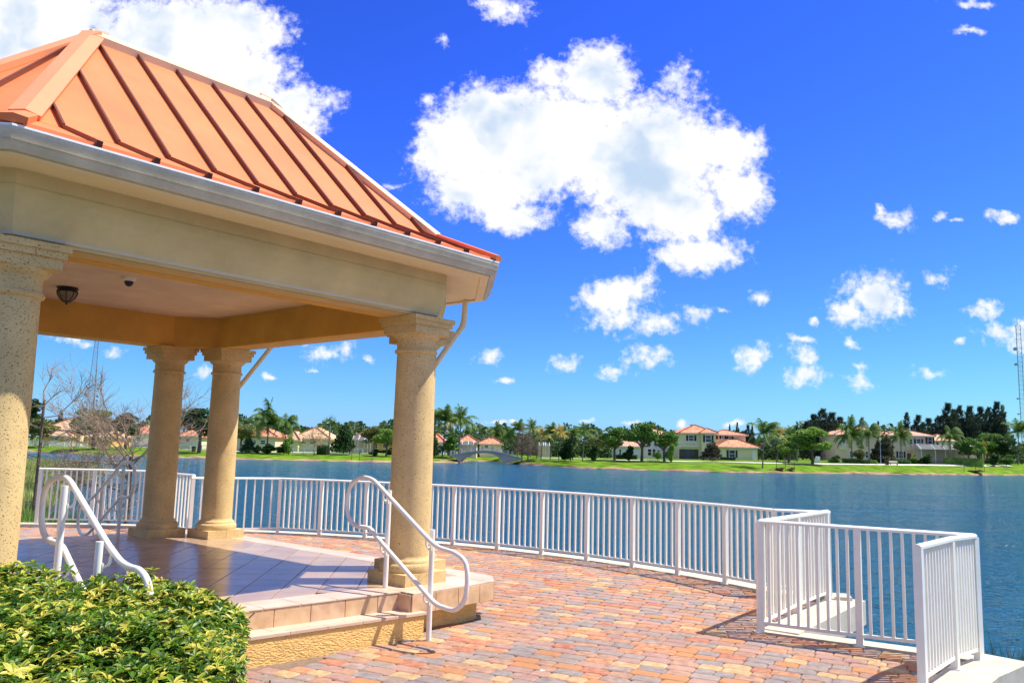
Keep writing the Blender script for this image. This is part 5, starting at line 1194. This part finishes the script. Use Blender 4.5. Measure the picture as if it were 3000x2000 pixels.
house('golden walled house right of the screened porch', 186, 1088, 1210, 10, [(1096, 1205, 1294, 1268, 'wall_gold', 'roof_red', 0, 10)], [(1100, 1300, 1106, 1312), (1122, 1302, 1132, 1310)])
house('white walled house with red roof right beside the front column', 192, 1255, 1300, 10, [(1255, 1300, 1294, 1269, 'wall_white', 'roof_red', 0, 10)], [(1285, 1304, 1294, 1325)])
house('low house with pale red roof behind the left half of the bridge', 194, 1342, 1398, 10, [(1344, 1396, 1294, 1273, 'wall_cream', 'roof_red', 0, 10)], [(1350, 1300, 1360, 1312), (1370, 1300, 1380, 1312)])
house('small red roofed house behind the middle of the bridge', 200, 1404, 1470, 10, [(1406, 1468, 1299, 1277, 'wall_cream', 'roof_red', 0, 10)], [(1420, 1304, 1430, 1312)])
house('white two storey house hidden behind the round green trees', 200, 1756, 1998, 10, [(1830, 1998, 1276, 1255, 'wall_white', 'roof_pink', 0, 12), (1756, 1880, 1306, 1288, 'wall_white', 'roof_pink', -3, 6)], [(1809, 1316, 1815, 1333, '', -3), (1898, 1315, 1908, 1333), (1912, 1315, 1920, 1333), (1860, 1284, 1868, 1296), (1968, 1284, 1976, 1298)])
house('yellow two storey house with red hip roofs and a white balcony', 190, 1986, 2211, 12, [(1996, 2096, 1267.5, 1243, 'wall_yellow', 'roof_red', 0, 12), (2090, 2192, 1272, 1257, 'wall_yellow', 'roof_red', 2, 9), (2052, 2093, 1267, 1255, 'wall_yellow', 'roof_red', -1.2, 3), (2094, 2211, 1308.5, 1287, 'wall_yellow', 'roof_red', -2.2, 7)],
 [(2018, 1275, 2032, 1290, 's'), (2064, 1275, 2079, 1294, 's', -1.2), (2098, 1275, 2102, 1285, 's', 2), (2122, 1276, 2127, 1284, 's', 2), (2143, 1278, 2148, 1286, 's', 2), (2129, 1318.5, 2145, 1338, 's', -2.2)],
 balconies=[(1986, 1290, 2046, 1303, 0)], doors=[(1990, 1314.5, 2046, 1345, 'dark', -.02), (2060, 1315, 2068, 1346, 'shutter', -1.2), (2195, 1318, 2206, 1350, 'white', -2.2), (2008, 1316, 2020, 1345, 'glass', -.06)])
house('peach two storey house with long tiled roof and two small balconies', 204, 2448, 2732, 12, [(2450, 2640, 1274, 1248, 'wall_peach', 'roof_pink', 0, 13), (2600, 2729, 1275, 1256, 'wall_peach', 'roof_pink', -1, 10), (2690, 2790, 1318, 1305, 'wall_peach', 'roof_pink', -1.5, 6)],
 [(2681, 1286, 2693, 1298, 's', -1), (2715, 1281, 2726, 1300, 's', -1), (2628, 1322, 2640, 1340, 's', -1), (2536, 1322, 2543, 1340), (2490, 1322, 2500, 1338), (2470, 1288, 2478, 1300), (2510, 1290, 2520, 1302), (2660, 1286, 2668, 1300, '', -1)],
 balconies=[(2459, 1296, 2477, 1311, 0), (2650, 1300, 2670, 1313, -1), (2677, 1297, 2706, 1311, -1)], doors=[(2652, 1327, 2663, 1346, 'screen', -1)])
house('small tan roofed house right behind the peach one', 228, 2728, 2800, 10, [(2732, 2800, 1290, 1271, 'wall_cream', 'roof_tan', 0, 10)], [(2744, 1294, 2752, 1302)])

def enclosure(label, d, px0, px1, ytop, ye, posts, depth=4.5):
    pc = (px0+px1)/2; x = W(pc, hor(pc), d).x; zb = gz(x, d); root = thing('screen_enclosure', label, 'screened porch', (x, d, zb), 0, 'screened porches across the lake'); X = lambda px: W(px, hor(px), d).x-x; ze = W(pc, ye, d).z-zb; zt = W(pc, ytop, d).z-zb
    xa, xb = X(px0), X(px1)
    mb = MB(); mb.add([(xa, 0, ze), (xb, 0, ze), (xb-.6, 2.2, zt), (xa+.6, 2.2, zt), (xb-.6, depth, zt), (xa+.6, depth, zt)], [(0, 1, 2, 3), (3, 2, 4, 5)]); part(mb, 'roof_screen', M['screen'], root)
    for p in posts:
        mb = MB(); xx = X(p); mb.bx(xx-.06, xx+.06, -.06, .06, -.1, ze); mb.bar((xx, 0, ze+.05), (xx+(x*0), 2.2, zt+.05), .1); part(mb, 'post', M['white'], root)
    for bb_ in ((xa, xb, -.055, .055, ze-.06, ze+.06), (xa, xb, -.045, .045, 1.0, 1.07), (xa+.6, xb-.6, 2.15, 2.25, zt-.05, zt+.06)): mb = MB(); mb.bx(*bb_); part(mb, 'beam', M['white'], root)
    mb = MB(); mb.bx(xa, xb, depth-.1, depth, 0, ze); part(mb, 'back_wall', M['wall_peach'], root)
enclosure('white framed pool screen enclosure right of the peach house', 198, 2694, 2884, 1303, 1317, [2700, 2741, 2771, 2802, 2818, 2832, 2845, 2858, 2880], 3.2)
enclosure('small white framed screened porch left of the front column', 182, 1030, 1086, 1277, 1288, [1031, 1049, 1067, 1077, 1085])
enclosure('screened porch behind the left half of the bridge', 189, 1352, 1388, 1292, 1302, [1353, 1371, 1387])
enclosure('white screened porch behind the palm row right of the cypresses', 182, 1578, 1612, 1296, 1305, [1580, 1592, 1598, 1610])

# low white garden fences
def gfence(label, px0, px1, s, ht=1.25, step=2.4):
    y0, y1 = lerp(SH, px0)+s, lerp(SH, px1)+s; a = Vector((W(px0, 1310, y0).x, y0, 0)); b_ = Vector((W(px1, 1310, y1).x, y1, 0)); a.z, b_.z = gz(a.x, a.y), gz(b_.x, b_.y)
    root = thing('garden_fence', label, 'fence', a, 0, 'low white garden fences'); n = max(2, int((b_-a).length/step)); d = b_-a
    for k in range(n+1):
        p = d*k/n; mb = MB(); mb.bx(p.x-.06, p.x+.06, p.y-.06, p.y+.06, p.z-.1, p.z+ht); part(mb, 'post', M['white'], root)
    for z in (.15, ht-.05): mb = MB(); mb.bar(Vector((0, 0, z)), d+Vector((0, 0, z)), .05, .07); part(mb, 'rail', M['white'], root)
    mb = MB(); m_ = int(d.length/.16)
    for k in range(m_): p = d*k/m_; mb.bx(p.x-.018, p.x+.018, p.y-.018, p.y+.018, p.z+.15, p.z+ht-.05)
    stuff(part(mb, 'pickets', M['white'], root))
gfence('long low white fence on the far left bank', 60, 255, 14)
gfence('white fence between the two back columns', 556, 626, 14)
gfence('white fence left of the palm shrubs', 688, 745, 14)
gfence('white fence panel right of the drooping palms', 858, 922, 13)
gfence('white fence between the hedge block and the screened porch', 955, 1062, 13)
# clipped hedges across the lake
def hbox(label, px0, px1, ytop, s, leaf, dep=1.2):
    y = lerp(SH, (px0+px1)/2)+s; xa, xb = W(px0, 1340, y).x, W(px1, 1340, y).x; xc = (xa+xb)/2; z = gz(xc, y); h = W((px0+px1)/2, ytop, y).z-z; mb = MB(); r_ = random.Random(px0); Ln_ = xb-xa
    mb.bx(-Ln_/2+.1, Ln_/2-.1, .1, dep-.1, -.2, h-.12)
    for i in range(int(60*Ln_*1.3)):
        f = r_.random(); c = Vector((r_.uniform(-Ln_/2, Ln_/2), (0 if f < .5 else r_.uniform(0, dep)), (r_.uniform(0, h) if f < .5 else h-.05+r_.uniform(-.05, .05)))); s_ = r_.uniform(.08, .17); nn = Vector((r_.gauss(0, .6), r_.gauss(-.5, .6), r_.gauss(.5, .6))).normalized(); a = nn.cross(Vector((r_.gauss(0, 1), r_.gauss(0, 1), r_.gauss(0, 1)))).normalized(); b_ = nn.cross(a)
        mb.add([c-a*s_-b_*s_*.5, c+a*s_*.4-b_*s_*.7, c+a*s_+b_*s_*.4, c-a*s_*.3+b_*s_*.7], [(0, 1, 2, 3)])
    return tag(put(mb.mesh('clipped_hedge', M[leaf]), 'clipped_hedge', None, (xc, y, z)), label, 'hedge', 'clipped hedges across the lake')
hbox('square dark green hedge block beside the sparse tan tree', 925, 956, 1304, 12, 'lf_dark', 3)
hbox('long yellow green hedge left of the lamp post', 2470, 2512, 1343, 24, 'lf_bright')
hbox('dark clipped hedge just left of the lamp post', 2490, 2571, 1347, 20, 'lf_mid')
hbox('short clipped hedge right of the bench', 2630, 2670, 1348.5, 20, 'lf_mid')
hbox('long yellow green hedge in front of the screen enclosure', 2774, 2882, 1342, 17, 'lf_bright', 2)
hbox('low dark foundation planting before the white house', 1800, 1868, 1332, 30, 'lf_dark')
hbox('low dark planting under the lower window of the yellow house', 2098, 2156, 1339, 36, 'lf_dark')
hbox('low clipped hedge left of the peach house corner', 2430, 2450, 1343, 24, 'lf_bright')
hbox('dark planting along the foot of the peach house', 2560, 2720, 1345, 26, 'lf_dark')

# ------------------------------------------------------------------ bridge
bd = 166.0; pcx = W(1416, 1320, bd).x; br = thing('footbridge', 'grey arched footbridge with white posts over the lake inlet', 'bridge', (pcx, bd, -1.5))
BX = lambda px: W(px, hor(px), bd).x-pcx
BZ = lambda px, py: W(px, py, bd).z+1.5
top = [(1318, 1333), (1345, 1329.5), (1372, 1324.5), (1400, 1321), (1425, 1320), (1450, 1322.5), (1475, 1328), (1500, 1334.5), (1530, 1341)]
arch = [(1353, 1353), (1359, 1346), (1368, 1339), (1380, 1333), (1395, 1328.6), (1412, 1326.6), (1428, 1326.8), (1444, 1330), (1457, 1336), (1466, 1343), (1474, 1355)]
def btop(px):
    return lerp(top, px)
mb = MB(); xs = sorted(set([p[0] for p in top]+[p[0] for p in arch]+list(range(1320, 1530, 6)))); rowsv = []
for px in xs:
    if 1353 <= px <= 1474: zb = BZ(px, lerp(arch, px))
    elif px < 1353: zb = BZ(px, lerp([(1318, 1336), (1335, 1340), (1345, 1352), (1353, 1353)], px))
    else: zb = BZ(px, lerp([(1474, 1355), (1490, 1356), (1505, 1352), (1530, 1346)], px))
    rowsv.append((BX(px), zb, BZ(px, btop(px))))
vs = []
for x, z0, z1 in rowsv: vs += [(x, 0, z0), (x, 0, z1), (x, 3.4, z1), (x, 3.4, z0)]
n = len(rowsv); mb.add(vs, [(i*4+k, i*4+(k+1) % 4, (i+1)*4+(k+1) % 4, (i+1)*4+k) for i in range(n-1) for k in range(4)]+[(3, 2, 1, 0), tuple((n-1)*4+k for k in range(4))]); part(mb, 'span', mat('bridge_concrete', (.50, .38, .26), .9, .2, .12, .4), br)
mb = MB()
for (x, _, z), (x2, _, z2) in zip(rowsv, rowsv[1:]): mb.bar((x, -.06, z+.03), (x2, -.06, z2+.03), .16, .14)
part(mb, 'coping', M['concrete'], br)
for row_, dy, pxs in ((0, .15, (1304, 1331, 1359, 1387, 1414, 1443, 1472, 1501)), (1, 3.25, (1318, 1351, 1378, 1405, 1432, 1461, 1489))):
    prev = None
    for px in pxs:
        x = BX(px); z = BZ(px, btop(px)); mb = MB(); mb.bx(x-.15, x+.15, dy-.15, dy+.15, z-.05, z+.82); mb.bx(x-.2, x+.2, dy-.2, dy+.2, z+.82, z+.92); part(mb, 'post', M['concrete'], br)
        if prev:
            mb = MB()
            for zz in (.12, .38, .64): mb.bar((prev[0], dy, prev[1]+zz), (x, dy, z+zz), .04)
            part(mb, 'rail', M['steel'], br)
        prev = (x, z)

# ------------------------------------------------------------------ lawn furniture, towers, bird
y = lerp(SH, 2580)+18; x = W(2580, 1340, y).x; z = gz(x, y); h = W(2580, 1283, y).z-z
lp = thing('street_lamp', 'slim grey lamp post on the far lawn before the peach house', 'lamp post', (x, y, z))
mb = MB(); mb.tube([(0, 0, 0), (0, 0, .5), (0, 0, h-.5)], [.12, .08, .06], 8); part(mb, 'pole', M['steel'], lp)
mb = MB(); mb.lathe([(.08, h-.5), (.22, h-.35), (.26, h-.1), (.12, h), (0, h+.03)], 10); part(mb, 'lantern', M['gutterlip'], lp)
y = lerp(SH, 2598)+16.5; x = W(2598, 1340, y).x; z = gz(x, y)
bn = thing('litter_bin', 'dark green litter bin by the far path right of the lamp post', 'bin', (x, y, z))
mb = MB(); mb.lathe([(.36, 0), (.40, .85), (.42, .88)], 12); part(mb, 'body', M['shutter'], bn); mb = MB(); mb.lathe([(.44, .88), (.40, 1.0), (.15, 1.08), (0, 1.08)], 12); part(mb, 'lid', M['black'], bn)
y = lerp(SH, 2616)+17; x = W(2618, 1340, y).x; z = gz(x, y)
bc_ = thing('park_bench', 'pale bench beside the bin on the far path', 'bench', (x, y, z))
mb = MB(); mb.bx(-.9, .9, -.25, .25, .42, .48); part(mb, 'seat', M['wall_cream'], bc_); mb = MB(); mb.bx(-.9, .9, .22, .27, .55, .95); part(mb, 'backrest', M['wall_cream'], bc_)
for s in (-.75, .75): mb = MB(); mb.bx(s-.04, s+.04, -.22, .26, 0, .42); part(mb, 'leg', M['black'], bc_)
y = lerp(SH, 568)+12; x = W(568, 1310, y).x; z = gz(x, y)
bn = thing('litter_bin', 'dark bin by the path between the two back columns', 'bin', (x, y, z))
mb = MB(); mb.lathe([(.36, 0), (.40, .85), (.42, .88)], 12); part(mb, 'body', M['shutter'], bn); mb = MB(); mb.lathe([(.44, .88), (.40, 1.0), (.15, 1.08), (0, 1.08)], 12); part(mb, 'lid', M['black'], bn)
y = lerp(SH, 2392)+22; x = W(2392, 1340, y).x; z = gz(x, y)
sg = thing('notice_board', 'white leaning board on the lawn under the bright green tree', 'board', (x, y, z))
mb = MB(); mb.add([(-.5, 0, .1), (.7, 0, .1), (.8, 0, 1.4), (-.1, 0, 1.5), (-.5, .08, .1), (.7, .08, .1), (.8, .08, 1.4), (-.1, .08, 1.5)], [(0, 1, 2, 3), (7, 6, 5, 4), (0, 4, 5, 1), (1, 5, 6, 2), (2, 6, 7, 3), (3, 7, 4, 0)]); part(mb, 'panel', M['wall_white'], sg)
mb = MB(); mb.bx(-.55, -.48, 0, .08, 0, 1.5); part(mb, 'leg', M['bark'], sg)

def tower(label, px, ytop, d, w0, w1, yb, dishes):
    x = W(px, yb, d).x; zb = gz(x, d)-1; zt = W(px, ytop, d).z; root = thing('lattice_tower', label, 'tower', (x, d, zb), 0, 'lattice towers'); H = zt-zb
    legs = [Vector((math.cos(a), math.sin(a), 0)) for a in (R(210), R(330), R(90))]; rad = lambda z: w0+(w1-w0)*z/H
    for l in legs:
        mb = MB(); mb.bar(l*rad(0), l*rad(H)+Vector((0, 0, H)), .22); part(mb, 'leg', M['steel'], root)
    mb = MB(); n = int(H/2.4)
    for i in range(n):
        z0, z1 = H*i/n, H*(i+1)/n
        for j in range(3):
            a, b_ = legs[j], legs[(j+1) % 3]; mb.bar(a*rad(z0)+Vector((0, 0, z0)), b_*rad(z1)+Vector((0, 0, z1)), .09); mb.bar(a*rad(z1)+Vector((0, 0, z1)), b_*rad(z1)+Vector((0, 0, z1)), .09)
    stuff(part(mb, 'bracing', M['steel'], root))
    for py, sdx, r_ in dishes:
        z = W(px, py, d).z-zb; mb = MB(); c = Vector((sdx*(rad(z)+.8), -.5, z)); mb.tube([c-Vector((0, .4, 0)), c+Vector((0, .4, 0))], r_, 12); mb.bar(c, Vector((0, 0, z)), .12); part(mb, 'dish', M['steel'], root)
    mb = MB(); mb.bar((0, 0, H), (0, 0, H+4), .15); part(mb, 'antenna', M['steel'], root)
tower('tapering lattice tower seen under the gazebo roof at left', 258, 905, 420, 2.9, .45, 1300, [(1135, -1, .55), (1137, 1, .6), (1158, -1, .8), (1160, 1, .6), (1172, 1, .5), (1178, -1, .5), (1187, 1, .6)])
tower('slim lattice mast with small dishes at the right edge', 3000, 953, 430, 1.35, 1.35, 1320, [(1023, -1, .9), (1068, -1, .7), (1168, -1, .45), (1213, -1, .4)])
p = W(870, 1219, 120); bird = thing('bird', 'small white bird gliding over the lake left of the front column', 'bird', p)
mb = MB(); mb.tube([(-.3, 0, -.02), (-.1, 0, 0), (.15, 0, .01), (.3, 0, 0)], [.02, .07, .06, .01], 8); part(mb, 'body', M['white'], bird)
mb = MB(); mb.add([(-.12, 0, .03), (.12, 0, .03), (.1, .35, .14), (.22, .75, .05), (-.02, .38, .13)], [(0, 1, 2, 4), (4, 2, 3)]); mb.add([(-.12, 0, .03), (.12, 0, .03), (.16, -.35, .16), (.34, -.7, .22), (.0, -.38, .15)], [(0, 1, 2, 4), (4, 2, 3)]); part(mb, 'wing', M['white'], bird)
# red leaf litter and a scrap of paper on the pavers
p = G(1590, 1963, .004); mb = MB(); mb.add([(-.02, -.008, 0), (.02, -.01, .004), (.018, .008, .002), (-.014, .01, .006)], [(0, 1, 2, 3)]); mb.add([(-.02, -.008, -.003), (.02, -.01, .001), (.018, .008, -.001), (-.014, .01, .003)], [(3, 2, 1, 0)])
tag(put(mb.mesh('paper_scrap', M['white']), 'paper_scrap', None, p), 'tiny scrap of white paper lying on the brick paving', 'litter')
